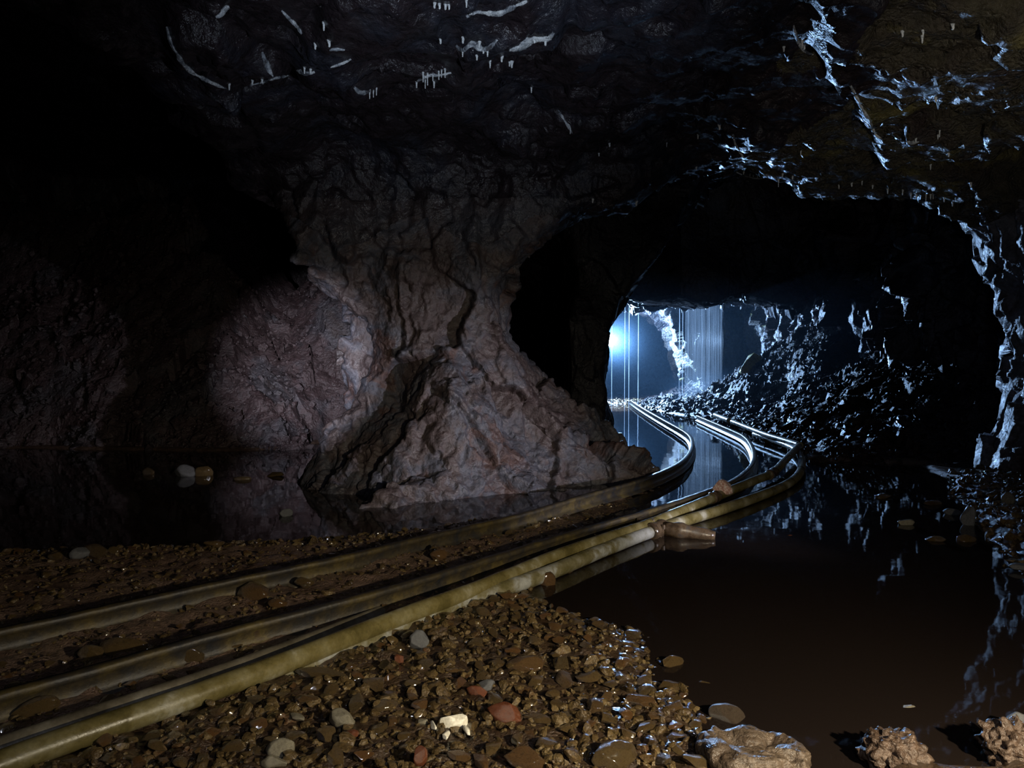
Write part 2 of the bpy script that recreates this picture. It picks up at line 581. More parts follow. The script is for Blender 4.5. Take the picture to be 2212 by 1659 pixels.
def build_shell():
    h = 0.1
    xs = np.arange(-10.5, 9.6, h)
    ys = np.arange(-1.5, 30.0, h)
    zs = np.arange(-0.7, 6.0, h)
    X, Y, Z = [a.astype(np.float32) for a in np.meshgrid(xs, ys, zs, indexing='ij')]
    # chambers
    v = box_sdf(X, Y, Z, (-9.5, 5.1, -1.0, 7.15, -2, 3.2), 0.35)
    v = smin(v, box_sdf(X, Y, Z, (-10, -2.75, 4.5, 8.6, -2, 5.4), 0.4), 0.25)
    v = np.minimum(v, box_sdf(X, Y, Z, (-10, -1.85, 8.0, 16.5, -2, 5.4), 0.3))
    v = np.minimum(v, box_sdf(X, Y, Z, (-1.5, 6.2, 8.1, 10.4, -2, 3.7), 0.3))
    # deep side passage behind the pillar, bending away
    v = np.minimum(v, box_sdf(X, Y, Z, (-1.5, 0.80, 9.5, 14.5, -2, 3.1), 0.3))
    v = np.minimum(v, box_sdf(X, Y, Z, (-1.5, 0.6, 13.5, 22, -2, 2.9), 0.3))
    # right tunnel, its left wall leaning out over the water
    shear = X - 0.66 * np.maximum(0, Z - 1.55) + 0.12 * np.maximum(0, 0.35 - Z)
    v4 = np.maximum(box_sdf(X, Y, Z, (-3, 6.45, 8.6, 15.0, -2, 5.7), 0.4), 1.30 - shear)
    v4 = np.minimum(v4, box_sdf(X, Y, Z, (3.0, 7.3, 8.5, 11.6, -2, 5.0), 0.4))
    v = np.minimum(v, v4)
    # beyond a low lip of rock the roof stays just over head height
    v = np.minimum(v, np.maximum(box_sdf(X, Y, Z, (-3, 6.4, 14.0, 20.2, -2, 2.47 + 0.13 * np.maximum(0, Y - 15.2).clip(0, 2)), 0.1), 1.30 - X))
    xr = 5.35 - 0.42 * Z
    v7 = np.maximum(box_sdf(X, Y, Z, (1.4, 8, 19.5, 23, -2, 2.78), 0.3), (X - xr) * 0.92)
    v = np.minimum(v, v7)
    v = smin(v, box_sdf(X, Y, Z, (0.6, 9.0, 22.2, 29.4, -2, 4.5), 0.4), 0.2)
    # the two openings either side of the pillar
    Xs, Zs = X[:, 0, :], Z[:, 0, :]
    pr = poly_sdf(Xs, Zs, R_POLY)[:, None, :].astype(np.float32)
    pl = poly_sdf(Xs, Zs, L_POLY)[:, None, :].astype(np.float32)
    yw = np.maximum(6.6 - Y, Y - 8.7)
    v = smin(v, np.maximum(pr, yw), 0.16)
    v = smin(v, np.maximum(pl, yw), 0.16)
    # pillar foot: a skirt of fallen and cemented rock
    md = -poly_sdf(X[:, :, 0], Y[:, :, 0], MOUND)[:, :, None]
    mz = np.where(md > 0, 1.45 * md ** 0.95, md * 0.8)
    v = smax(v, ((mz - Z) * 0.6).astype(np.float32), 0.12)
    # low frequency unevenness, calmer where the openings have their outline
    band = np.abs(v) < 0.9
    P = np.stack([X[band], Y[band], Z[band]], 1)
    calm = 1 - 0.62 * np.exp(-((P[:, 1] - 7.6) / 1.0) ** 2) * (P[:, 2] < 3.3)
    n = 0.20 * fbm(P / 1.3, 2, 5) + 0.10 * fbm(P / 0.5, 2, 9) 
    v[band] += (n * calm).astype(np.float32)
    # surface nets
    s = v < 0
    nx, ny, nz = v.shape
    c = (nx - 1, ny - 1, nz - 1)
    acc = np.zeros(c + (3,), np.float32)
    cnt = np.zeros(c, np.float32)
    for ax in range(3):
        for a in (0, 1):
            for b in (0, 1):
                o0 = [0, 0, 0]
                oth = [i for i in range(3) if i != ax]
                o0[oth[0]], o0[oth[1]] = a, b
                o1 = list(o0)
                o1[ax] = 1
                A = v[o0[0]:o0[0] + c[0], o0[1]:o0[1] + c[1], o0[2]:o0[2] + c[2]]
                B = v[o1[0]:o1[0] + c[0], o1[1]:o1[1] + c[1], o1[2]:o1[2] + c[2]]
                m = (A < 0) != (B < 0)
                t = A[m] / (A[m] - B[m])
                pos = np.zeros((len(t), 3), np.float32)
                pos[:] = o0
                pos[:, ax] = t
                acc[m] += pos
                cnt[m] += 1
    act = cnt > 0
    idx = -np.ones(c, np.int64)
    idx[act] = np.arange(act.sum())
    ijk = np.argwhere(act)
    V = (ijk + acc[act] / cnt[act][:, None]) * h + np.array([xs[0], ys[0], zs[0]])
    quads = []
    for ax in range(3):
        u, w = [(1, 2), (2, 0), (0, 1)][ax]
        sl0 = [slice(None)] * 3
        sl1 = [slice(None)] * 3
        sl0[ax], sl1[ax] = slice(0, -1), slice(1, None)
        A, B = s[tuple(sl0)], s[tuple(sl1)]
        for flip in (0, 1):
            e = np.argwhere((A & ~B) if flip else (~A & B))
            ok = (e[:, u] > 0) & (e[:, w] > 0) & (e[:, u] < c[u]) & (e[:, w] < c[w])
            e = e[ok]
            q = []
            for du, dw in ((1, 1), (0, 1), (0, 0), (1, 0)):
                g = e.copy()
                g[:, u] -= du
                g[:, w] -= dw
                q.append(idx[g[:, 0], g[:, 1], g[:, 2]])
            q = np.stack(q, 1)
            quads.append(q[:, ::-1] if flip else q)
    F = np.vstack(quads)
    F = F[(F >= 0).all(1)]
    return V, F


def subdivide_np(V, F, levels):
    me = mesh_np('tmp', V, F, None)
    o = link('tmp', me)
    md = o.modifiers.new('s', 'SUBSURF')
    md.levels = levels
    md.render_levels = levels
    dg = bpy.context.evaluated_depsgraph_get()
    m2 = bpy.data.meshes.new_from_object(o.evaluated_get(dg))
    bpy.data.objects.remove(o)
    V2 = np.empty(len(m2.vertices) * 3, np.float32)
    m2.vertices.foreach_get('co', V2)
    N2 = np.empty(len(m2.vertices) * 3, np.float32)
    m2.vertices.foreach_get('normal', N2)
    F2 = np.empty(len(m2.loops), np.int32)
    m2.loops.foreach_get('vertex_index', F2)
    bpy.data.meshes.remove(m2)
    return V2.reshape(-1, 3), N2.reshape(-1, 3), F2.reshape(-1, 4)


V0, F0 = build_shell()
V, N, F = subdivide_np(V0, F0, 2)
# fracture detail
P = V.astype(np.float64)
near = np.exp(-np.maximum(0, P[:, 1] - 9) / 6)
stretch = np.array([1.0, 1.0, 0.55])
h1, e1 = facets((P + 0.12 * np.stack([vnoise(P * 2.1, 40), vnoise(P * 2.1, 41), vnoise(P * 2.1, 42)], 1)) * stretch / 0.50, 21, 1.3, 0.7)
h2, e2 = facets((P + 0.05 * np.stack([vnoise(P * 5, 43), vnoise(P * 5, 44), vnoise(P * 5, 45)], 1)) * stretch / 0.19, 31, 1.3, 0.6)
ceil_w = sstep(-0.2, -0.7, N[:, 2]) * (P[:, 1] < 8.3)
wallw = sstep(8.5, 10.0, P[:, 1])
disp = h1 * (0.13 - 0.07 * ceil_w + 0.09 * wallw) + h2 * (0.050 - 0.024 * ceil_w + 0.02 * wallw) + (0.012 + 0.014 * ceil_w * (P[:, 0] > 1.2)) * fbm(P / 0.07, 3, 3)
disp -= 0.022 * (1 - sstep(0, 0.08, e1)) * sstep(0.0, 0.35, fbm(P * 0.9, 2, 71))
# drooping lumps on the roof
disp += ceil_w * 0.10 * ridged(P * np.array([1.3, 1.0, 1.0]), 3, 77)
h0, e0 = facets((P + 0.25 * np.stack([vnoise(P * 1.1, 50), vnoise(P * 1.1, 51), vnoise(P * 1.1, 52)], 1)) * stretch / 1.15, 51, 1.2)
disp += h0 * 0.30 * wallw * (P[:, 0] > 4.4) * (P[:, 1] < 17)
ribw = (P[:, 0] < 2.9) * (P[:, 1] > 9.6) * (P[:, 1] < 14)
lipw = (P[:, 1] > 13.6) * (P[:, 1] < 17.5) * (P[:, 2] > 1.9) * (P[:, 0] < 5.6)
disp *= 1 - 0.7 * np.maximum(ribw, lipw)


def roof(*pts):
    return [tuple(G(px, py, 3.2)[:2]) for px, py in pts]


FOLD = roof((361, 58), (372, 100), (396, 140), (440, 172), (495, 194), (560, 182), (630, 162), (600, 120), (540, 70), (480, 25), (400, 30))
LEDGE = roof((640, 150), (720, 175), (800, 203), (870, 185), (940, 182), (1000, 150), (1100, 152), (1200, 100), (1230, 20), (1000, -60), (700, -60), (650, 60))
STEP = roof((1745, -60), (1762, 60), (1800, 150), (1840, 190), (1866, 245), (1900, 302), (1990, 312), (2120, 290), (2400, 220), (2500, -60))
wq = 0.06 * vnoise(P * 3, 55) + 0.03 * vnoise(P * 9, 56)
for poly, hh_, w_ in ((FOLD, 0.15, 0.05), (LEDGE, 0.10, 0.06), (STEP, 0.16, 0.07)):
    disp += ceil_w * hh_ * sstep(w_, -w_, poly_sdf(P[:, 0], P[:, 1], poly) + wq)
V = V + N * disp[:, None]
V = V.astype(np.float32)

fc = V[F].mean(1)
fn = N[F].mean(1)
x, y, z = fc[:, 0], fc[:, 1], fc[:, 2]
cls = np.full(len(F), 3)                                              # 3 back walls
is_ceil = ((fn[:, 2] < -0.45) & (z > 1.9)) | ((z > 2.75) & (y < 8.6))
cls[x < -2.0] = 1                                                     # left chamber
cls[(x > 3.4) & (y < 19)] = 2                                         # right wall
cls[(x > -1.9) & (x < 3.4) & (y > 8.6) & (y < 19.5)] = 5              # dark rib
cls[(x > 3.3) & (y > 18.8) & (y < 22.6)] = 6                          # far wet corner
cls[is_ceil] = 0
cls[(x > -2.75) & (x < 1.7) & (y > 5.9) & (y < 9.1) & (z < 2.45 + 0.15 * np.sin(x * 5))] = 4
keep = (y > -1.2) & (z > -0.45)


def piece(name, sel, mat):
    f = F[sel & keep]
    u, inv = np.unique(f, return_inverse=True)
    me = mesh_np(name, V[u], inv.reshape(f.shape), mat)
    return link(name, me)


SHELL = {}
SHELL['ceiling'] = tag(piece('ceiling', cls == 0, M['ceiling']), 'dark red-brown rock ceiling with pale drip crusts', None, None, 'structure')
SHELL['left'] = tag(piece('wall_left', cls == 1, M['wall']), 'unlit rock wall of the left side chamber', None, None, 'structure')
SHELL['right'] = tag(piece('wall_right', cls == 2, M['lit_wall']), 'wet grey rock wall catching blue light', None, None, 'structure')
SHELL['back'] = tag(piece('wall_back', cls == 3, M['wall']), 'far rock wall lost in blue mist', None, None, 'structure')
pf = F[(cls == 4) & keep]
pu, pinv = np.unique(pf, return_inverse=True)
PV, PN, PF = subdivide_np(V[pu], pinv.reshape(pf.shape), 1)
Pp = PV.astype(float)
edge_w = sstep(0.03, 0.22, np.minimum.reduce([Pp[:, 0] + 2.75, 1.7 - Pp[:, 0], 9.1 - Pp[:, 1], 2.45 + 0.15 * np.sin(Pp[:, 0] * 5) - Pp[:, 2]]))
wp = 0.03 * np.stack([vnoise(Pp * 9, 46), vnoise(Pp * 9, 47), vnoise(Pp * 9, 48)], 1)
h3, e3 = facets((Pp + wp) * np.array([1, 1, 0.6]) / 0.085, 33, 1.4, 0.35)
pd = edge_w * (0.013 * h3 - 0.003 * (1 - sstep(0, 0.12, e3)) + 0.005 * fbm(Pp / 0.03, 2, 8))
PV = PV + PN * pd[:, None]
SHELL['pillar'] = tag(link('rock_pillar', mesh_np('rock_pillar', PV, PF, M['pillar'])), 'red-brown and grey rock pillar flaring at its foot between two tunnel openings', 'rock pillar')
SHELL['rib'] = tag(piece('rock_rib', cls == 5, M['shaded_rock']), 'black unlit rock rib behind the pillar, its edge hiding half the lamp', 'rock rib')
SHELL['corner'] = tag(piece('rock_corner', cls == 6, M['corner']), 'far rock corner with a glittering wet edge beside the falling water', 'rock corner')
# ochre staining: an area of the roof to the right carries its own material
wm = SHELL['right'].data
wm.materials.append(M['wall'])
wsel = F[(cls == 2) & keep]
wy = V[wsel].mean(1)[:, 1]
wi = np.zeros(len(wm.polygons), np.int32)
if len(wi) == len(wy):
    wi[wy > 8.6] = 1  # unlit tunnel stretch is painted with the darker rock
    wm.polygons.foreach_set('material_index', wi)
cm = SHELL['ceiling'].data
cm.materials.append(M['ochre_ceiling'])
sel = F[(cls == 0) & keep]
cc = V[sel].mean(1)
ochre = (cc[:, 0] > 2.2 + 0.5 * vnoise(cc * 1.2, 8)) & (cc[:, 1] < 9)
mi = np.zeros(len(cm.polygons), np.int32)
if len(mi) == len(ochre):
    mi[ochre] = 1
    cm.polygons.foreach_set('material_index', mi)

# ------------------------------------------------------------------ ground
def gp(*pts):
    return [tuple(G(px, py)[:2]) for px, py in pts]


BED = gp((-700, 1220), (0, 1195), (300, 1182), (560, 1172), (700, 1160), (900, 1140), (1100, 1105), (1250, 1075), (1380, 1048), (1450, 1030), (1470, 1045), (1400, 1075), (1370, 1110), (1430, 1130),
         (1330, 1190), (1240, 1235), (1150, 1285), (1180, 1310), (1250, 1330), (1340, 1345), (1400, 1370), (1405, 1440), (1430, 1480), (1500, 1510), (1560, 1575), (1640, 1600), (1740, 1625), (1800, 1700), (1900, 1900), (-2500, 1900), (-2500, 1220))
SHORE = gp((2600, 1400), (2300, 1300), (2212, 1240), (2140, 1165), (2080, 1090), (2040, 1060), (2060, 1030)) + [(6.5, 8.0), (7.0, 4.0)]
CORNER = gp((1830, 1659), (1880, 1600), (1960, 1590), (2030, 1640), (2110, 1650), (2150, 1590), (2300, 1560), (2500, 1700), (2000, 1900), (1800, 1900))
BANK = [tuple(G(px, py)[:2]) for px, py in [(1355, 861), (1385, 878), (1420, 890), (1500, 901), (1560, 912), (1640, 940), (1700, 965), (1745, 992), (1850, 1000), (1990, 1005), (2075, 1042)]] + [(9, 7.0), (9, 25), (5.0, 25)]
FAR = [(0.9, 20.9), (2.3, 20.6), (3.0, 20.5), (3.8, 20.9), (9, 20.9), (9, 30), (0, 30)]
LSHORE = [tuple(G(px, py)[:2]) for px, py in [(-1200, 960), (0, 968), (250, 972), (480, 975), (640, 970), (720, 950)]] + [(-1.0, 10.4), (-1.0, 17), (-14, 17)]


def ground_h(x, y, fine=True):
    P = np.stack([x, y, np.zeros_like(x)], 1)
    wob = 0.10 * fbm(P * 1.7, 3, 61) + 0.05 * fbm(P * 6, 2, 62)
    d = poly_sdf(x, y, BED) + wob
    bed = 0.034 - 0.18 * sstep(-0.22, 0.40, d)
    # trampled furrow between the rails is a little lower toward the pool
    bed -= 0.025 * sstep(4.4, 6.2, y) * (d < 0.2)
    hgt = bed
    for poly, top, w0 in ((SHORE, 0.10, 0.25), (CORNER, 0.05, 0.12), (FAR, 0.09, 0.3)):
        dd = poly_sdf(x, y, poly) + wob
        hgt = np.maximum(hgt, -0.145 + (0.145 + top) * sstep(w0, -w0, dd))
    # shallows off the right shore
    sh = poly_sdf(x, y, SHORE)
    hgt = np.maximum(hgt, -0.03 - 0.075 * sstep(0.1, 1.7, sh) + 0.01 * fbm(P * 5, 2, 66))
    dk = -(poly_sdf(x, y, BANK) + 1.2 * wob)
    hgt = np.maximum(hgt, np.clip(dk, -0.5, 0.06) * 0.6)
    dl = -(poly_sdf(x, y, LSHORE) + wob)
    hgt = np.maximum(hgt, np.clip(dl, -0.4, 0.05) * 0.6)
    # shallow spit in the left pool
    g = G(420, 1030)
    hgt = np.maximum(hgt, -0.10 + 0.09 * np.exp(-((x - g[0]) / 2.2) ** 2 - ((y - g[1]) / 0.45) ** 2))
    g = G(1330, 955)
    hgt = np.maximum(hgt, -0.14 + 0.20 * np.exp(-((x - g[0] + .1) / 0.45) ** 2 - ((y - g[1] - .1) / 0.7) ** 2))
    if fine:
        hgt = hgt + 0.012 * fbm(P * 9, 3, 63)
        land = sstep(0.25, -0.1, d)
        ch, ce = facets(P / 0.16, 73, 1.0, 0.8)
        hgt = hgt + land * 0.016 * ch * sstep(0, 0.2, ce)
        hh, ee = facets(P / 0.055, 71, 0.7)
        hgt = hgt + land * 0.016 * hh * sstep(0, 0.25, ee)
    return hgt


def spaced(a, b, s0, grow):
    out, s = [a], s0
    while out[-1] < b:
        out.append(out[-1] + s)
        s *= grow
    return np.array(out)


ysg = np.concatenate([np.arange(-1.0, 1.9, 0.08), spaced(1.9, 30, 0.012, 1.0075)])
xp = spaced(0, 9.2, 0.016, 1.0062)
xsg = np.concatenate([-xp[1:][::-1], xp])
GX, GY = np.meshgrid(xsg, ysg, indexing='ij')
gx, gy = GX.ravel(), GY.ravel()
gh = ground_h(gx, gy)
nxg, nyg = GX.shape
ii = (np.arange(nxg - 1)[:, None] * nyg + np.arange(nyg - 1)[None, :]).ravel()
GF = np.stack([ii, ii + nyg, ii + nyg + 1, ii + 1], 1)
floor = link('floor', mesh_np('floor', np.stack([gx, gy, gh], 1), GF, M['floor']))
tag(floor, 'red-brown silt and gravel mine floor dipping under dark water', None, None, 'structure')


def gz(x, y):
    return float(ground_h(np.array([x], float), np.array([y], float), False)[0])


# still water
wv = [(-10, 1.0, 0), (6.9, 1.0, 0), (6.9, 29.5, 0), (-10, 29.5, 0)]
water = link('pool_water', mesh_np('pool_water', wv, [(0, 1, 2, 3)], M['water']))
tag(water, 'still dark pool water flooding the mine floor around pillar and rails', 'water', None, 'stuff')

# ------------------------------------------------------------------ stone shapes
def ico(level):
    bm = bmesh.new()
    bmesh.ops.create_icosphere(bm, subdivisions=level, radius=1.0)
    v = np.array([p.co[:] for p in bm.verts])
    f = np.array([[q.index for q in p.verts] for p in bm.faces])
    bm.free()
    return v, f


ICO = {k: ico(k) for k in (1, 2, 3, 4)}


def stone_shape(level, seed, planes=13, rough=0.05, flat=0.7, lo=0.42):
    v, f = ICO[level]
    r = np.random.default_rng(seed)
    v = v.copy()
    for _ in range(planes):
        n = r.normal(size=3)
        n /= np.linalg.norm(n)
        d = r.uniform(lo, 0.86)
        t = v @ n - d
        m = t > 0
        v[m] -= n * t[m][:, None] * 0.97
    v *= np.array([r.uniform(0.8, 1.25), r.uniform(0.65, 1.0), flat * r.uniform(0.75, 1.15)])
    if rough:
        v += v * (rough * fbm(v * 2.5 + seed * 3.1, 3, seed))[:, None]
    return v, f


def rot_mats(n, tilt=0.5):
    a = RNG.uniform(0, 2 * math.pi, n)
    b = RNG.normal(0, tilt, n)
    c = RNG.normal(0, tilt, n)
    R = np.empty((n, 3, 3))
    ca, sa, cb, sb, cc_, sc_ = np.cos(a), np.sin(a), np.cos(b), np.sin(b), np.cos(c), np.sin(c)
    R[:, 0] = np.stack([ca * cb, ca * sb * sc_ - sa * cc_, ca * sb * cc_ + sa * sc_], 1)
    R[:, 1] = np.stack([sa * cb, sa * sb * sc_ + ca * cc_, sa * sb * cc_ - ca * sc_], 1)
    R[:, 2] = np.stack([-sb, cb * sc_, cb * cc_], 1)
    return R


def scatter(pos, size, level, nshapes=14, tilt=0.5, seed0=100, flat=0.7):
    """many stones as one (V,F) soup: only for what nobody could count"""
    shapes = [stone_shape(level, seed0 + i, 11, 0.05, flat) for i in range(nshapes)]
    n = len(pos)
    R = rot_mats(n, tilt)
    pick = RNG.integers(0, nshapes, n)
    VV, FF, off = [], [], 0
    for s in range(nshapes):
        m = np.where(pick == s)[0]
        if not len(m):
            continue
        v, f = shapes[s]
        vv = np.einsum('nij,vj->nvi', R[m], v) * size[m][:, None, None] + pos[m][:, None, :]
        VV.append(vv.reshape(-1, 3))
        FF.append((f[None] + (np.arange(len(m)) * len(v))[:, None, None]).reshape(-1, 3) + off)
        off += len(m) * len(v)
    return np.vstack(VV), np.vstack(FF)


# ------------------------------------------------------------------ rubble slopes
def heap_h(x, y):
    P = np.stack([x, y, np.zeros_like(x)], 1)
    d = -(poly_sdf(x, y, LSHORE)) + 0.25 * fbm(P * 0.8, 2, 81) + 0.10 * fbm(P * 3, 2, 82)
    nose = np.exp(-((x + 2.75) / 0.75) ** 2)
    gully = np.exp(-((x + 4.0) / 0.55) ** 2)
    hgt = (1.15 + 0.35 * nose - 0.30 * gully) * d
    cap = 4.1 + 0.35 * fbm(P * 0.7, 2, 84)
    hgt = np.minimum(hgt, cap + 0.12 * (hgt - cap))
    a, e = facets(np.stack([x, y, hgt * 0.7], 1) / 0.55, 85, 1.0)
    b, e2_ = facets(np.stack([x, y, hgt * 0.7], 1) / 0.2, 86, 1.0)
    return np.where(d > -0.3, hgt + 0.17 * a + 0.05 * b + 0.05 * fbm(P * 8, 3, 83), -0.5)


def grid_patch(x0, x1, y0, y1, s, hf, cut):
    xs_, ys_ = np.arange(x0, x1, s), np.arange(y0, y1, s)
    A, B = np.meshgrid(xs_, ys_, indexing='ij')
    a, b = A.ravel(), B.ravel()
    hh = hf(a, b)
    i = (np.arange(len(xs_) - 1)[:, None] * len(ys_) + np.arange(len(ys_) - 1)[None]).ravel()
    f = np.stack([i, i + len(ys_), i + len(ys_) + 1, i + 1], 1)
    f = f[(hh[f] > cut).any(1)]
    u, inv = np.unique(f, return_inverse=True)
    return np.stack([a, b, hh], 1)[u], inv.reshape(f.shape)


def add_soup(me_v, me_f, sv, sf):
    q = np.concatenate([sf, sf[:, 2:3]], 1)
    return np.vstack([me_v, sv]), (me_f, sf)


def mixed_mesh(name, parts, mat):
    """quads and triangles in one mesh"""
    vs, loops, starts, totals, off, ls = [], [], [], [], 0, 0
    for v, f in parts:
        vs.append(v)
        k = f.shape[1]
        loops.append((f + off).ravel())
        starts.append(ls + np.arange(0, f.size, k))
        totals.append(np.full(len(f), k))
        off += len(v)
        ls += f.size
    Vv = np.vstack(vs).astype(np.float32)
    L = np.concatenate(loops).astype(np.int32)
    me = bpy.data.meshes.new(name)
    me.vertices.add(len(Vv))
    me.vertices.foreach_set('co', Vv.ravel())
    me.loops.add(len(L))
    me.loops.foreach_set('vertex_index', L)
    me.polygons.add(sum(len(s) for s in starts))
    me.polygons.foreach_set('loop_start', np.concatenate(starts).astype(np.int32))
    me.polygons.foreach_set('loop_total', np.concatenate(totals).astype(np.int32))
    me.update(calc_edges=True)
    me.polygons.foreach_set('use_smooth', np.ones(len(me.polygons), bool))
    me.materials.append(mat)
    return me


hv, hf_ = grid_patch(-9.8, -1.5, 9.2, 15.5, 0.035, heap_h, -0.12)
n = 8000
px_, py_ = RNG.uniform(-9.0, -1.7, n), RNG.uniform(9.5, 13.6, n)
foot = RNG.random(n) < 0.45
py_[foot] = 9.7 + RNG.exponential(0.35, foot.sum())
hz = heap_h(px_, py_)
m = (hz > -0.05) & (hz < 4.6)
sz = np.exp(RNG.normal(math.log(0.030), 0.55, n)).clip(0.012, 0.14)
sv, sf = scatter(np.stack([px_, py_, hz + sz * 0.2], 1)[m], sz[m], 1, 12, 0.8, 200)
heap = link('rubble_heap', mixed_mesh('rubble_heap', [(hv, hf_), (sv, sf)], M['heap']))
heap.data.set_sharp_from_angle(angle=math.radians(35))
tag(heap, 'steep heap of reddish rubble filling the opening behind the pillar', 'rubble heap', None, 'stuff')


def bank_h(x, y):
    P = np.stack([x, y, np.zeros_like(x)], 1)
    d = -(poly_sdf(x, y, BANK)) + 0.15 * fbm(P * 1.3, 2, 91) + 0.07 * fbm(P * 4, 2, 92)
    low = 0.42 * d
    hgt = np.where(d < 0.8, 0.38 * d, 0.30 + 0.55 * (d - 0.8))
    rid = np.exp(-((y - 15.6) / 1.5) ** 2) * sstep(0.9, 2.3, d) * 0.75
    hgt = hgt + rid
    hgt = np.minimum(hgt, 2.2)
    hgt = hgt * (1 - 0.35 * sstep(12.5, 9.0, y))
    hgt = hgt - 0.35 * hgt * sstep(17, 19, y)
    a, e = facets(np.stack([x, y, hgt], 1) / 0.5, 95, 1.0)
    b, e2_ = facets(np.stack([x, y, hgt], 1) / 0.17, 96, 1.0)
    amp = sstep(-0.1, 0.9, d)
    return np.where(d > -0.3, hgt + amp * 0.11 * a + (0.3 + 0.7 * amp) * 0.05 * b + 0.03 * fbm(P * 7, 3, 93), -0.5)


bv, bf = grid_patch(2.8, 7.2, 7.6, 22.0, 0.035, bank_h, -0.1)
n = 6500
px_, py_ = RNG.uniform(3.0, 6.6, n), 8.2 + RNG.random(n) ** 0.8 * 13
hz = bank_h(px_, py_)
m = (hz > -0.04) & (hz < 2.6)
sz = np.exp(RNG.normal(math.log(0.032), 0.5, n)).clip(0.014, 0.13)
sv, sf = scatter(np.stack([px_, py_, hz + sz * 0.25], 1)[m], sz[m], 1, 12, 0.8, 300)
bank = link('scree_bank', mixed_mesh('scree_bank', [(bv, bf), (sv, sf)], M['scree']))
bank.data.set_sharp_from_angle(angle=math.radians(35))
tag(bank, 'bank of wet dark scree sloping up to the right-hand tunnel wall behind the pipes', 'scree bank', None, 'stuff')

# ------------------------------------------------------------------ rails
def rail_path(pts, ztop, ext=None):
    w = [G(px, py, ztop) for px, py in pts]
    if ext:
        w = [w[0] + (w[0] - w[1]) / np.linalg.norm(w[0] - w[1]) * ext] + w
    return smooth_path(catmull(w, 0.06), 30)


RAIL_PROF = [(-0.040, -0.090), (0.040, -0.090), (0.040, -0.083), (0.012, -0.074), (0.0065, -0.062), (0.0065, -0.032), (0.019, -0.022), (0.022, -0.016), (0.022, -0.005), (0.017, 0.0),
             (-0.017, 0.0), (-0.022, -0.005), (-0.022, -0.016), (-0.019, -0.022), (-0.0065, -0.032), (-0.0065, -0.062), (-0.012, -0.074), (-0.040, -0.083)]
RAIL_A = [(0, 1358), (250, 1305), (497, 1249), (746, 1200), (900, 1160), (1100, 1116), (1164, 1099), (1266, 1067), (1368, 1040), (1429, 1018), (1470, 998), (1490, 977), (1496, 957), (1490, 940), (1470, 926), (1431, 905), (1385, 879), (1362, 864)]
RAIL_B = [(0, 1495), (249, 1428), (448, 1368), (646, 1319), (845, 1267), (1100, 1190), (1246, 1144), (1368, 1110), (1470, 1079), (1551, 1050), (1592, 1032), (1624, 1004), (1630, 981), (1624, 961), (1608, 941), (1571, 924), (1506, 897)]
ZR = 0.122
RAIL_PROF = [(a * 1.12, b * 1.22) for a, b in RAIL_PROF]
for pts, lab in ((RAIL_A, 'rusty steel rail nearer the pillar curving away over the pool toward the lamp'),
                 (RAIL_B, 'rusty steel rail next to the pipes with yellow crust, curving into the scree')):
    p = rail_path(pts, ZR, 3.0)
    Vr, Fr, n_, k_ = sweep(p, RAIL_PROF)
    Vr = Vr + 0.0035 * np.stack([fbm(Vr * 18, 3, 5), fbm(Vr * 18, 3, 6), fbm(Vr * 18, 3, 7)], 1)
    o = link('rail', capped_mesh('rail', Vr, Fr, n_, k_, M['rail'], True))
    tag(o, lab, 'rail', 'mine railway rails')

# ------------------------------------------------------------------ pipes
def pipe_path(pts, zs_, ext=None):
    if not isinstance(zs_, (list, tuple)):
        zs_ = [zs_] * len(pts)
    w = [G(px, py, z_) for (px, py), z_ in zip(pts, zs_)]
    if ext:
        w = [w[0] + (w[0] - w[1]) / np.linalg.norm(w[0] - w[1]) * ext] + w
    return smooth_path(catmull(w, 0.05), 12)


def tube_mesh(name, path, r, mat, seg=20, rough=0.0):
    Vt, Ft, n_, k_ = sweep(path, ring(r, seg))
    if rough:
        c = np.repeat(path, k_, axis=0)
        Vt = c + (Vt - c) * (1 + rough * fbm(Vt * 9, 3, 4))[:, None]
    return capped_mesh(name, Vt, Ft, n_, k_, mat)


def collar(path, i, r, length, mat, parent, name='collar'):
    a = path[i]
    t = path[min(i + 1, len(path) - 1)] - path[max(i - 1, 0)]
    t = t / np.linalg.norm(t)
    ts = np.linspace(-length / 2, length / 2, 9)
    rr = r * np.array([0.90, 1.0, 0.98, 0.9, 0.9, 0.9, 0.98, 1.0, 0.90])
    Vc = []
    pth = a + ts[:, None] * t
    Vt, Ft, n_, k_ = sweep(pth, ring(1.0, 20))
    c = np.repeat(pth, k_, axis=0)
    Vt = c + (Vt - c) * np.repeat(rr, k_)[:, None]
    return link(name, capped_mesh(name, Vt, Ft, n_, k_, mat), parent)


PIPE1 = [(0, 1651), (149, 1595), (298, 1545), (398, 1512), (497, 1476), (622, 1430), (746, 1380), (895, 1322), (1002, 1284), (1103, 1243), (1185, 1208), (1307, 1165), (1388, 1138), (1449, 1114), (1510, 1089), (1543, 1074), (1592, 1054), (1632, 1037), (1669, 1022)]
PIPE1_TAIL = [(1669, 1022), (1697, 994), (1726, 963)]
p1 = pipe_path(PIPE1 + PIPE1_TAIL[1:], [0.075] * 19 + [0.10, 0.12], 1.5)
pipe1 = empty('pipe', tuple(p1[len(p1) // 2]))


def world_child(o, parent):
    o.parent = parent
    o.matrix_parent_inverse = Matrix.Translation(-Vector(parent.location))
    return o


def wlink(name, me, parent):
    return world_child(link(name, me), parent)


tag(pipe1, 'long silt-coated yellowish pipe running beside the rails to a sharp corner', 'pipe', 'pipes along the track')
wlink('tube', tube_mesh('tube', p1, 0.040, M['pipe_yellow'], 22, 0.05), pipe1)


def nearest(path, px, py, z):
    w = G(px, py, z)
    return int(np.argmin(np.linalg.norm(path - w, axis=1)))


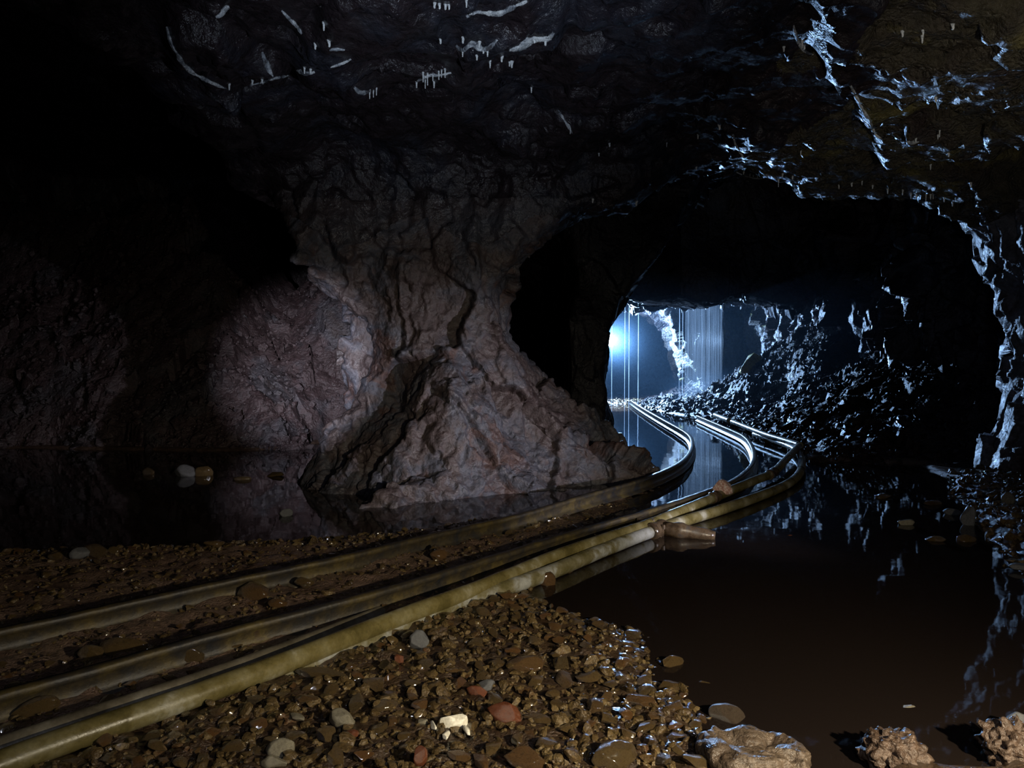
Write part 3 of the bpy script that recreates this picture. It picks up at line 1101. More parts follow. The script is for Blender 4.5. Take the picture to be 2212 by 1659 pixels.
for (px, py, ln) in ((1669, 1022, 0.28), (1543, 1074, 0.14)):
    c = collar(p1, nearest(p1, px, py, 0.08), 0.050, ln, M['coupling'], None)
    c.name = 'coupling'
    c['label'] = 'dark sleeve coupling'
    world_child(c, pipe1)

PIPE2 = [(380, 1540), (497, 1498), (646, 1443), (796, 1380), (895, 1338), (995, 1301), (1100, 1268), (1185, 1238), (1300, 1190), (1408, 1148), (1482, 1124), (1551, 1103), (1632, 1075), (1693, 1050), (1722, 1030), (1732, 1008), (1731, 990), (1722, 974), (1702, 963), (1660, 948), (1630, 938)]
p2 = pipe_path(PIPE2, [0.0, 0.015, 0.028, 0.034, 0.038, 0.04, 0.04] + [0.042] * 7 + [0.05, 0.06] + [0.065] * 5)
pipe2 = empty('pipe', tuple(p2[len(p2) // 2]))
tag(pipe2, 'pale patchy pipe lying in front of the yellowish one, bending smoothly in the pool', 'pipe', 'pipes along the track')
ic = nearest(p2, 1440, 1137, 0.065)
wlink('tube', tube_mesh('tube', p2[:ic + 1], 0.041, M['pipe_white'], 22, 0.05), pipe2)['label'] = 'white and grey patchy length of pipe'
wlink('tube', tube_mesh('tube', p2[ic:], 0.041, M['pipe_yellow'], 22, 0.05), pipe2)['label'] = 'yellowish length of pipe curving in the pool'
cp = collar(p2, ic - 1, 0.062, 0.20, M['coupling'], None, 'coupling')
cp['label'] = 'rusty bolted coupling'
world_child(cp, pipe2)
# stub branch of the coupling lying toward the pool
sp0 = p2[ic] + np.array([0.02, -0.02, 0.005])
sp1 = G(1545, 1158, 0.02)
spath = np.array([sp0 + (sp1 - sp0) * t for t in np.linspace(0, 1, 12)])
Vt, Ft, n_, k_ = sweep(spath, ring(1.0, 16))
c_ = np.repeat(spath, k_, axis=0)
rr = np.interp(np.linspace(0, 1, 12), [0, .25, .28, .42, .46, .8, 1], [.05, .05, .062, .062, .048, .045, .03])
Vt = c_ + (Vt - c_) * (np.repeat(rr, k_) * (1 + .15 * fbm(Vt * 20, 2, 3)))[:, None]
stub = wlink('branch_stub', capped_mesh('branch_stub', Vt, Ft, n_, k_, M['coupling']), pipe2)
stub['label'] = 'rusty broken branch stub'
for q in range(4):
    a = q * math.pi / 2 + 0.5
    bm = bmesh.new()
    bmesh.ops.create_cone(bm, segments=6, radius1=0.012, radius2=0.012, depth=0.03, cap_ends=True)
    me = bpy.data.meshes.new('bolt')
    bm.to_mesh(me)
    bm.free()
    me.materials.append(M['coupling'])
    b = link('bolt', me)
    b.location = Vector(p2[ic - 1]) + Vector((math.cos(a) * 0.045, -math.cos(a) * 0.045, math.sin(a) * 0.062))
    world_child(b, pipe2)

PIPE3 = [(0, 1617), (149, 1565), (298, 1517), (448, 1467), (547, 1433), (646, 1394), (746, 1356), (830, 1322)]
p3 = pipe_path(PIPE3, [0.07, 0.07, 0.068, 0.065, 0.06, 0.05, 0.035, 0.01], 1.5)
pipe3 = link('pipe', tube_mesh('pipe', p3, 0.035, M['pipe_dark'], 20, 0.05))
tag(pipe3, 'darker grey-brown pipe behind the yellowish pipe, sinking into the gravel', 'pipe', 'pipes along the track')

for pts, zz, r_, lab in (([(1545, 897), (1560, 903), (1576, 909)], 0.12, 0.05, 'short bright wet length of pipe lying at the foot of the scree'),
                         ([(1582, 911), (1620, 926), (1657, 940), (1700, 953), (1728, 962)], 0.12, 0.042, 'wet pipe glaring white in the lamplight, ending at the sharp corner')):
    pp = pipe_path(pts, zz)
    o = link('pipe', tube_mesh('pipe', pp, r_, M['pipe_yellow'], 18, 0.03))
    tag(o, lab, 'pipe', 'pipes along the track')

ts = pipe_path([(1384, 1124), (1430, 1106), (1486, 1086)], 0.085)
o = link('railpiece_strip', capped_mesh('railpiece_strip', *sweep(ts, [(-0.03, -0.012), (0.03, -0.012), (0.03, 0.012), (-0.03, 0.012)]), M['rail_strip'], False))  # flat strip put in where a piece of rail seems to lie
tag(o, 'thin wet timber strip lying between rail and yellowish pipe', 'railpiece')

# ------------------------------------------------------------------ gravel and stones
def in_poly(x, y, poly):
    return poly_sdf(np.asarray(x), np.asarray(y), poly) < 0


railA_xy = rail_path(RAIL_A, ZR, 3.0)[::4]
railB_xy = rail_path(RAIL_B, ZR, 3.0)[::4]
LINES = [(railA_xy, 0.05), (railB_xy, 0.05), (p1[::4], 0.055), (p2[::4], 0.05), (p3[::4], 0.05)]


def clear_of_lines(x, y, s):
    ok = np.ones(len(x), bool)
    for pth, w in LINES:
        d = np.full(len(x), 9.0)
        for q in pth:
            d = np.minimum(d, (x - q[0]) ** 2 + (y - q[1]) ** 2)
        ok &= np.sqrt(d) > (w + s * 0.7)
    return ok


def side_of(x, y, pth):
    """signed side of a path, positive on the camera's side"""
    d = (x[:, None] - pth[None, :, 0]) ** 2 + (y[:, None] - pth[None, :, 1]) ** 2
    i = d.argmin(1).clip(1, len(pth) - 2)
    t = pth[i + 1] - pth[i - 1]
    return t[:, 0] * (y - pth[i, 1]) - t[:, 1] * (x - pth[i, 0])


# the bed in front of the pipes is soaked darker than the mud between the rails
fm = floor.data
fm.materials.append(M['wet_floor'])
fcx = np.stack([gx, gy], 1)[GF].mean(1)
nearm = (fcx[:, 1] < 7) & (np.abs(fcx[:, 0]) < 5)
fi = np.zeros(len(fm.polygons), np.int32)
if len(fi) == len(GF):
    ids = np.where(nearm)[0]
    for c0 in range(0, len(ids), 50000):
        q_ = ids[c0:c0 + 50000]
        fi[q_[side_of(fcx[q_, 0], fcx[q_, 1], p1[::3]) < 0]] = 1
    fm.polygons.foreach_set('material_index', fi)

# the stuff: fine gravel nobody could count
n = 26000
gx_ = RNG.uniform(-3.6, 2.6, n)
gy_ = 1.95 + 4.2 * RNG.random(n) ** 1.25
m = (poly_sdf(gx_, gy_, BED) < 0.12) & (np.abs(gx_) < gy_ * 0.75 + 0.2)
gx_, gy_ = gx_[m], gy_[m]
front = side_of(gx_, gy_, p1) < 0
sz = np.where(front, np.exp(RNG.normal(math.log(0.0145), 0.42, len(gx_))), np.exp(RNG.normal(math.log(0.011), 0.45, len(gx_)))).clip(0.005, 0.04)
m = clear_of_lines(gx_, gy_, sz * 0.5) & (front | (RNG.random(len(gx_)) < 0.4))
gx_, gy_, sz = gx_[m], gy_[m], sz[m]
gzv = ground_h(gx_, gy_)
big = sz > 0.02
v1, f1 = scatter(np.stack([gx_, gy_, gzv + sz * 0.15], 1)[big], sz[big], 2, 16, 0.35, 400, 0.6)
v2, f2 = scatter(np.stack([gx_, gy_, gzv + sz * 0.15], 1)[~big], sz[~big], 1, 16, 0.35, 430, 0.65)
# shingle along the far right shore belongs to the same gravel
n = 9000
sx_, sy_ = RNG.uniform(1.5, 5.5, n), RNG.uniform(2.0, 8.6, n)
m = (poly_sdf(sx_, sy_, SHORE) < 0.05) | (poly_sdf(sx_, sy_, CORNER) < 0.05)
sx_, sy_ = sx_[m], sy_[m]
ss = np.exp(RNG.normal(math.log(0.026), 0.5, len(sx_))).clip(0.01, 0.07)
fx_, fy_ = RNG.uniform(1.6, 5.4, 900), 20.4 + RNG.exponential(0.5, 900)
fm_ = poly_sdf(fx_, fy_, FAR) < 0.05
sx_, sy_ = np.concatenate([sx_, fx_[fm_]]), np.concatenate([sy_, fy_[fm_]])
ss = np.concatenate([ss, np.exp(RNG.normal(math.log(0.04), 0.4, fm_.sum()))])
v3, f3 = scatter(np.stack([sx_, sy_, ground_h(sx_, sy_) + ss * 0.15], 1), ss, 1, 12, 0.4, 460, 0.6)
# left margin of the bed
n = 900
lx_ = RNG.uniform(-4.2, -0.5, n)
q0 = [G(px, py) for px, py in ((-200, 1208), (0, 1196), (300, 1184), (620, 1172))]
ly_ = np.interp(lx_, [q[0] for q in q0], [q[1] for q in q0]) + RNG.normal(-0.05, 0.12, n)
ls = np.exp(RNG.normal(math.log(0.018), 0.45, n)).clip(0.008, 0.05)
m = clear_of_lines(lx_, ly_, ls)
v4_, f4 = scatter(np.stack([lx_, ly_, ground_h(lx_, ly_) + ls * 0.15], 1)[m], ls[m], 1, 12, 0.4, 480, 0.65)
GM = mixed_mesh('gravel', [(v1, f1), (v2, f2), (v3, f3), (v4_, f4)], M['gravel'])
GM.set_sharp_from_angle(angle=math.radians(32))
gravel = link('gravel', GM)
tag(gravel, 'wet brown gravel covering the track bed and the edges of the pool', 'gravel', None, 'stuff')

STONE_ME = []
for i in range(18):
    v, f = stone_shape(3, 500 + i, 14, 0.06, 0.62)
    STONE_ME.append(mesh_np('stone', v, f, M['stone']))
    STONE_ME[-1].set_sharp_from_angle(angle=math.radians(24))


def put_stone(me, x, y, s, sink=0.25, rot=None, z0=None, name='stone'):
    o = bpy.data.objects.new(name, me)
    zb = gz(x, y) if z0 is None else z0
    o.location = (x, y, zb + s[2] * (0.62 - sink))
    o.scale = s
    o.rotation_euler = rot or (random.uniform(-.2, .2), random.uniform(-.2, .2), random.uniform(0, 6.28))
    COL.objects.link(o)
    return o


# named stones first: photo position, size in metres, material
SPECIAL = [
    ('stone', 980, 1562, (0.042, 0.036, 0.042), 'quartz', 'bright white quartz stone in the gravel in front of the pipes'),
    ('stone', 738, 1550, (0.055, 0.035, 0.035), 'pale_stone', 'pale yellowish stone left of the white quartz in the gravel'),
    ('stone', 640, 1545, (0.028, 0.02, 0.02), 'pale_stone', 'small pale chip beyond the pale yellowish stone in the gravel'),
    ('stone', 1090, 1540, (0.065, 0.045, 0.04), 'red_stone', 'large rust-red stone right of the white quartz in the gravel'),
    ('stone', 1030, 1493, (0.038, 0.03, 0.026), 'red_stone', 'smaller rust-red stone beyond the white quartz in the gravel'),
    ('stone', 908, 1638, (0.03, 0.035, 0.04), 'red_stone', 'upright rust-red stone at the near edge of the gravel'),
    ('stone', 862, 1420, (0.025, 0.02, 0.022), 'red_stone', 'little rust-red stone under the grey stone near the pipes'),
    ('stone', 762, 1580, (0.024, 0.02, 0.018), 'red_stone', 'small red chip in front of the pale yellowish stone'),
    ('stone', 903, 1386, (0.045, 0.036, 0.05), 'grey_stone', 'upright blue-grey stone in the gravel close to the pipes'),
    ('stone', 1052, 1478, (0.04, 0.03, 0.025), 'grey_stone', 'blue-grey stone among brown ones beyond the rust-red stones'),
    ('stone', 608, 1620, (0.045, 0.035, 0.04), 'pale_stone', 'pale angular stone at the near left edge of the gravel'),
    ('stone', 590, 1642, (0.05, 0.03, 0.025), 'pale_stone', 'flat pale stone in front of the pale angular one'),
    ('stone', 690, 1452, (0.085, 0.035, 0.025), 'stone', 'long flat brown stone lying against the pipes'),
    ('stone', 1135, 1432, (0.07, 0.05, 0.035), 'stone', 'broad olive-brown stone near the pool edge'),
    ('stone', 1040, 1462, (0.04, 0.035, 0.035), 'stone', 'rounded olive stone beyond the blue-grey one in the gravel'),
    ('stone', 1183, 1250, (0.055, 0.04, 0.055), 'stone', 'upright brown stone leaning toward the pale pipe'),
    ('stone', 950, 1207, (0.060, 0.045, 0.045), 'stone', 'angular brown stone alone between the two rails'),
    ('stone', 938, 1196, (0.035, 0.03, 0.045), 'stone', 'pointed stone touching the angular one between the rails'),
    ('stone', 545, 1290, (0.085, 0.065, 0.06), 'stone', 'brown hump of stone between the rails beside the far rail'),
    ('stone', 660, 1268, (0.05, 0.04, 0.04), 'stone', 'squarish stone at the far rail between the rails'),
    ('stone', 600, 1312, (0.055, 0.045, 0.04), 'stone', 'stone casting a black shadow on the near rail'),
    ('stone', 268, 1398, (0.10, 0.06, 0.045), 'stone', 'large flat stone between the rails beside the near rail'),
    ('stone', 200, 1410, (0.07, 0.04, 0.03), 'stone', 'low flat stone beside the large flat one between the rails'),
    ('stone', 75, 1530, (0.075, 0.055, 0.045), 'stone', 'wet lump of stone between the near rail and the pipes'),
    ('stone', 410, 1420, (0.045, 0.04, 0.045), 'stone', 'knobbly stone leaning on the near rail on the pipe side'),
    ('stone', 1560, 1078, (0.10, 0.085, 0.11), 'pink_stone', 'pink and white stone wedged between the two pipes'),
    ('stone', 205, 1203, (0.10, 0.06, 0.055), 'stone', 'biggest stone on the far edge of the track bed by the left pool'),
    ('stone', 175, 1206, (0.07, 0.05, 0.05), 'grey_stone', 'grey stone beside the biggest one at the left pool edge'),
    ('stone', 120, 1210, (0.05, 0.04, 0.04), 'stone', 'stone at the left end of the pool-edge row'),
    ('stone', 245, 1196, (0.045, 0.035, 0.035), 'stone', 'stone following the biggest one along the left pool edge'),
    ('stone', 465, 1182, (0.06, 0.04, 0.045), 'stone', 'stone at the right end of the left pool edge'),
    ('stone', 398, 1022, (0.105, 0.08, 0.11), 'grey_stone', 'broad grey stone standing in the left pool'),
    ('stone', 441, 1021, (0.09, 0.07, 0.10), 'stone', 'brown stone right of the broad grey one in the left pool'),
    ('stone', 322, 1018, (0.08, 0.06, 0.06), 'stone', 'small stone left of the broad grey one in the left pool'),
    ('stone', 520, 1030, (0.09, 0.06, 0.04), 'stone', 'low stone barely out of the left pool'),
    ('stone', 595, 1022, (0.10, 0.06, 0.05), 'stone', 'dark stone near the pillar foot in the left pool'),
    ('stone', 617, 1106, (0.07, 0.03, 0.06), 'grey_stone', 'pale leaf-shaped stone sticking out of the left pool'),
    ('stone', 1958, 1124, (0.075, 0.05, 0.035), 'pale_stone', 'pale tan stone out in the right-hand shallows'),
    ('stone', 1905, 1067, (0.11, 0.05, 0.03), 'stone', 'flat stone breaking the water beyond the tan one'),
    ('stone', 2015, 1082, (0.11, 0.06, 0.035), 'stone', 'flat stone breaking the water toward the right wall'),
    ('stone', 2092, 1125, (0.05, 0.045, 0.14), 'grey_stone', 'upright grey shard of rock on the right shore'),
    ('stone', 2055, 1103, (0.08, 0.06, 0.05), 'grey_stone', 'grey stone beside the upright shard on the right shore'),
    ('stone', 2085, 1158, (0.075, 0.055, 0.04), 'stone', 'flat brown stone in front of the upright shard'),
    ('stone', 2020, 1158, (0.065, 0.05, 0.03), 'stone', 'sunken brown stone left of the flat one by the shard'),
    ('stone', 2175, 1105, (0.045, 0.04, 0.07), 'pale_stone', 'small white stone on the right shore under the wall'),
    ('stone', 2205, 1222, (0.07, 0.05, 0.04), 'grey_stone', 'grey stone at the right edge of the pool'),
    ('stone', 1706, 1147, (0.03, 0.022, 0.02), 'red_stone', 'tiny red stone breaking the surface of the pool by the pipe bend'),
    ('stone', 1450, 1408, (0.05, 0.03, 0.03), 'stone', 'glinting stone out in the pool beyond the gravel'),
    ('stone', 1522, 1446, (0.03, 0.024, 0.022), 'stone', 'small wet stone alone in the near pool'),
    ('stone', 1450, 1458, (0.04, 0.03, 0.03), 'stone', 'wet stone at the gravel edge in front of the glinting one'),
    ('stone', 1385, 1512, (0.055, 0.04, 0.032), 'stone', 'tan block of stone at the pool edge of the gravel'),
    ('stone', 1570, 1520, (0.055, 0.04, 0.045), 'slab', 'rough tan stone at the corner of the near pool'),
    ('stone', 1945, 1495, (0.05, 0.025, 0.02), 'pale_stone', 'pale stone under the near pool water'),
    ('stone', 2205, 1560, (0.05, 0.05, 0.06), 'grey_stone', 'rounded grey cobble at the right edge in the foreground'),
    ('stone', 1135, 1640, (0.06, 0.045, 0.045), 'stone', 'brown cobble at the near edge of the gravel'),
    ('stone', 1330, 1635, (0.07, 0.05, 0.045), 'stone', 'rounded cobble near the cracked slab in the foreground'),
]
SPOTS = []
for i, (nm, px, py, s, mt, lab) in enumerate(SPECIAL):
    v, f = stone_shape(4 if py > 1350 else 3, 900 + i, 12, 0.07, 0.9, 0.6)
    me = mesh_np('stone', v, f, M[mt])
    g = G(px, py, 0.03 if py < 1350 else 0.05)
    zt = gz(g[0], g[1])
    o = put_stone(me, g[0], g[1], s, 0.2, (random.uniform(-.15, .15), random.uniform(-.15, .15), random.uniform(-.5, .5)))
    if zt < -0.02:                                                    # stands in the water, top clear of it
        o.location.z = max(zt + 0.3 * s[2], 0.25 * s[2] + (-0.02 if s[2] < 0.03 else 0))
    if mt == 'pink_stone':
        o.location.z = 0.12
    tag(o, lab, 'stone')
    SPOTS.append((g[0], g[1], max(s[:2])))

# quartz has broken white chips around it
qv = G(980, 1562, 0.05)
for k in range(5):
    v, f = stone_shape(3, 1500 + k, 9, 0.05, 0.9)
    me = mesh_np('quartz_chip', v, f, M['quartz' if k < 3 else 'pale_stone'])
    dx, dy = [(-0.065, -0.01), (0.045, -0.035), (-0.02, -0.06), (-0.10, 0.02), (0.02, 0.05)][k]
    o = put_stone(me, qv[0] + dx, qv[1] + dy, (0.024, 0.018, 0.018), 0.15, name='quartz_chip')
    tag(o, 'small chip of broken quartz lying against the bright white quartz stone', 'stone chip', 'quartz chips by the white stone')
SPOTS.append((qv[0], qv[1], 0.12))

# common stones: one object each
GROUPS = [
    ('front', 175, 'brown wet stone in the gravel bed in front of the pipes', 'stones in front of the pipes', (0.024, 0.048)),
    ('pipes', 20, 'brown stone in the strip between near rail and pipes', 'stones between near rail and pipes', (0.018, 0.034)),
    ('rails', 55, 'brown stone lying in the mud between the two rails', 'stones between the rails', (0.018, 0.040)),
    ('far', 45, 'brown stone on the track bed edge between far rail and left pool', 'stones beyond the far rail', (0.018, 0.042)),
]
cnts = {g[0]: 0 for g in GROUPS}
tries = 0
while tries < 14000 and any(cnts[g[0]] < g[1] for g in GROUPS):
    tries += 1
    yy = 2.1 + 3.6 * random.random() ** 1.4
    xx = random.uniform(-0.72, 0.3) * yy
    ax, ay = np.array([xx]), np.array([yy])
    if poly_sdf(ax, ay, BED)[0] > 0.02:
        continue
    sA, sB, sP = side_of(ax, ay, railA_xy)[0], side_of(ax, ay, railB_xy)[0], side_of(ax, ay, p1)[0]
    zone = 'far' if sA > 0 else 'rails' if sB > 0 else 'pipes' if sP > 0 else 'front'
    gdef = [g for g in GROUPS if g[0] == zone][0]
    if cnts[zone] >= gdef[1]:
        continue
    s = random.uniform(*gdef[4])
    if not clear_of_lines(ax, ay, np.array([s * 1.5]))[0]:
        continue
    if any((xx - a) ** 2 + (yy - b) ** 2 < (s * 0.9 + c) ** 2 for a, b, c in SPOTS):
        continue
    o = put_stone(random.choice(STONE_ME), xx, yy, (s * random.uniform(.9, 1.35), s, s * random.uniform(.7, 1.1)), 0.30)
    tag(o, gdef[2], 'stone', gdef[3])
    SPOTS.append((xx, yy, s))
    cnts[zone] += 1


# foreground slab and lumps
def lump(name, px, py, s, mat, seed, rough, label, cat, cell):
    v, f = ICO[4]
    v = v.copy()
    bm = bmesh.new()
    bmesh.ops.create_icosphere(bm, subdivisions=5, radius=1.0)
    v = np.array([p.co[:] for p in bm.verts])
    f = np.array([[q.index for q in p.verts] for p in bm.faces])
    bm.free()
    v[:, 2] = np.where(v[:, 2] > 0, np.minimum(v[:, 2], 0.75 + 0.2 * (v[:, 2] - 0.75)), v[:, 2])
    if name == 'rock_slab':
        v = np.sign(v) * np.abs(v) ** 0.55
    w = v * np.array(s)
    hh, ee = facets(w / cell, seed, 0.8)
    w = w + v * (rough * (hh * sstep(0, .3, ee) + 0.6 * fbm(w / (cell * 0.6), 3, seed)))[:, None]
    me = mesh_np(name, w, f, mat)
    g = G(px, py, 0.02)
    o = link(name, me)
    o.location = (g[0], g[1], max(gz(g[0], g[1]), -0.05) + s[2] * 0.25)
    tag(o, label, cat)
    return o


lump('rock_slab', 1635, 1655, (0.145, 0.10, 0.05), M['slab'], 3, 0.035, 'cracked tan rock slab at the near edge of the pool', 'rock slab', 0.09)
lump('mud_lump', 1930, 1640, (0.085, 0.08, 0.075), M['mud'], 5, 0.032, 'knobbly lump of pinkish mud left of the foreground corner cobble', 'mud lump', 0.03)
lump('mud_lump', 2185, 1640, (0.08, 0.08, 0.07), M['mud'], 9, 0.032, 'knobbly olive lump of mud below the grey cobble in the foreground corner', 'mud lump', 0.03)

# ------------------------------------------------------------------ ceiling drips: straws and crusts fixed where the roof really is
bpy.context.view_layer.update()


def hit(px, py, objs=('ceiling', 'pillar', 'right')):
    d = Vector(ray(px, py)).normalized()
    best = None
    for k in objs:
        ok, loc, nor, _ = SHELL[k].ray_cast(Vector(CAM), d)
        if ok and (best is None or (loc - Vector(CAM)).length < best[2]):
            best = (loc, nor, (loc - Vector(CAM)).length)
    return best


def straw_mesh(r, L, seed):
    """a short drip straw: flared root, thin irregular tube, rounded tip"""
    rr = np.random.default_rng(seed)
    zs_ = np.concatenate([[0.02], np.linspace(0, -L, 9), [-L - r * 0.5]])
    prof = np.concatenate([[r * 1.8], r * np.array([1.5, 1.2, 1.1, 1.0, .95, .95, .9, .85, .8]) * rr.uniform(.9, 1.1, 9), [r * .2]])
    a = np.arange(10) / 10 * 2 * math.pi
    V_ = np.stack([np.outer(prof, np.cos(a)), np.outer(prof, np.sin(a)), np.repeat(zs_[:, None], 10, 1)], -1)
    V_[:, :, 0] += (rr.normal(0, r * .12, len(zs_)).cumsum())[:, None]
    V_ = V_.reshape(-1, 3)
    i = (np.arange(len(zs_) - 1)[:, None] * 10)
    j = np.arange(10)[None]
    F_ = np.stack([i + j, i + 10 + j, i + 10 + (j + 1) % 10, i + (j + 1) % 10], -1).reshape(-1, 4)
    me = mesh_np('stalactite', V_, F_, M['calcite'])
    return me


STRAW = [straw_mesh(0.008, 0.085, 1), straw_mesh(0.010, 0.06, 2), straw_mesh(0.013, 0.045, 3), straw_mesh(0.007, 0.11, 4)]
STRAWS = [
    ('straw stalactite in the row of three under the dark ceiling fold', 'three straws under the ceiling fold', [(798, 205, 0), (806, 205, 0), (813, 200, 0)]),
    ('straw stalactite in the comb hanging from the middle of the ceiling', 'comb of straws mid ceiling', [(914, 168, 0), (919, 180, 3), (923, 170, 3), (935, 168, 0), (948, 165, 0), (954, 162, 0), (961, 160, 0), (938, 185, 1), (900, 185, 1)]),
    ('small stalactite along the folded ledge on the left of the ceiling', 'drips on the left ceiling ledge', [(658, 155, 1), (670, 158, 2), (681, 105, 2), (700, 60, 1), (545, 183, 2), (566, 180, 2), (495, 190, 1), (712, 98, 2)]),
    ('small stalactite fringing the lumpy crust over the pillar', 'drips on the crust over the pillar', [(1045, 115, 2), (1053, 118, 1), (1035, 100, 2), (1000, 120, 1), (1058, 142, 1), (1083, 132, 2), (1100, 145, 2), (1155, 92, 2), (1178, 95, 2), (1000, 92, 2), (952, 93, 2), (1030, 130, 2), (1105, 145, 2)]),
    ('stubby yellowish stalactite at the upper edge of the view', 'yellowish drips at the top', [(938, 14, 2), (950, 16, 2), (962, 18, 2), (1007, 10, 1), (971, 20, 2)]),
    ('single straw stalactite on the bare ceiling between pillar and arch', 'single straws on the bare ceiling', [(1232, 285, 0), (1148, 197, 1), (1374, 445, 2), (1294, 340, 2), (1440, 318, 1), (1508, 300, 1), (1555, 280, 2), (1317, 318, 2), (1280, 440, 2)]),
    ('straw stalactite fringing the crown of the right arch', 'straws on the arch crown', [(1620, 385, 1), (1627, 388, 0), (1636, 390, 1), (1682, 395, 3), (1690, 385, 2), (1606, 380, 2), (1504, 370, 2), (1712, 390, 2), (1730, 336, 1)]),
    ('small stalactite in the yellow-stained drips along the right of the arch', 'yellow-stained drips on the arch', [(1812, 408, 1), (1840, 405, 2), (1862, 400, 1), (1885, 410, 2), (1918, 418, 1), (1950, 420, 1), (1968, 425, 0), (1980, 428, 1), (2000, 430, 0), (2010, 430, 1), (2016, 425, 0), (2040, 435, 1), (2058, 445, 1), (2010, 365, 1), (2030, 290, 0), (2026, 300, 1), (2050, 340, 2), (2098, 405, 2), (2022, 218, 2), (1978, 308, 2)]),
    ('pale stalactite in the wet glittering roof at the upper right', 'pale drips upper right', [(1693, 112, 2), (1738, 105, 2), (1733, 98, 1), (1950, 78, 2), (1992, 88, 1), (1995, 75, 2), (2060, 60, 2)]),
]
for lab, grp, pts in STRAWS:
    for (px, py, kk) in pts:
        h_ = hit(px, py - 8)
        if not h_:
            continue
        o = bpy.data.objects.new('stalactite', STRAW[kk])
        o.location = h_[0] + h_[1] * 0.002
        s = random.uniform(0.7, 1.05) * (0.42 + 0.035 * h_[2])
        o.scale = (s, s, s)
        o.rotation_euler = (0, 0, random.uniform(0, 6.28))
        COL.objects.link(o)
        tag(o, lab, 'stalactite', grp)

CRUSTS = [
    ('long curved white crust outlining the ceiling fold on the left', [(361, 58), (366, 80), (372, 98), (385, 120), (396, 138), (415, 156), (440, 170), (470, 184), (494, 193)], 0.020, 1),
    ('short white crust along the lower rim of the left ceiling fold', [(542, 184), (566, 178), (590, 170), (612, 165), (626, 163)], 0.014, 2),
    ('faint fan of white crust above the rim of the left fold', [(566, 112), (572, 130), (580, 150), (590, 165)], 0.030, 3),
    ('small white crust where the left fold meets the drips', [(640, 150), (660, 158), (680, 155)], 0.020, 4),
    ('thick pale shelf of crust at the top middle of the ceiling', [(1007, 36), (1030, 26), (1055, 28), (1080, 28), (1110, 14), (1138, 2)], 0.026, 5),
    ('lumpy pale crust hanging over the pillar, its left lobe', [(985, 98), (1000, 108), (1020, 95), (1040, 105), (1055, 104), (1075, 85)], 0.030, 6),
    ('lumpy pale crust hanging over the pillar, its right lobe', [(1100, 108), (1125, 102), (1140, 90), (1160, 85), (1185, 82), (1196, 70)], 0.032, 7),
    ('thin white crust line under the comb of straws', [(900, 175), (925, 163), (950, 162), (975, 157)], 0.012, 8),
    ('bluish white patch of crust left of the three straws', [(765, 188), (775, 198), (785, 200), (800, 196)], 0.028, 9),
    ('small white crust at the top of the left ceiling fold', [(466, 38), (478, 30), (486, 18), (496, 14)], 0.018, 10),
    ('thin diagonal streak of crust on the bare ceiling above the arch', [(1205, 236), (1218, 258), (1230, 276), (1236, 288)], 0.016, 11),
    ('thin sloping streak of crust high on the ceiling left of middle', [(608, 22), (625, 40), (640, 55), (652, 72)], 0.012, 12),
    ('white crusted knob on the crown of the right arch', [(1590, 372), (1615, 382), (1640, 386), (1662, 378), (1680, 390)], 0.030, 13),
    ('pale crust edge running down the roof step at the upper right', [(1714, 55), (1722, 85), (1736, 108), (1755, 118)], 0.022, 14),
    ('broken white crust running down the roof step to the arch', [(1838, 185), (1850, 210), (1866, 240), (1880, 265), (1890, 290), (1905, 300)], 0.024, 15),
    ('white crust under the roof step near the arch', [(1945, 304), (1960, 308), (1985, 306)], 0.022, 16),
    ('short white streak of crust above the arch crown', [(1583, 290), (1588, 310), (1598, 328), (1606, 340)], 0.018, 17),
    ('faint white crust along the ledge in the middle of the ceiling', [(715, 145), (735, 138), (758, 128)], 0.010, 18),
    ('faint white crust strip beside the left fold drips', [(712, 108), (725, 106), (745, 107)], 0.010, 19),
]
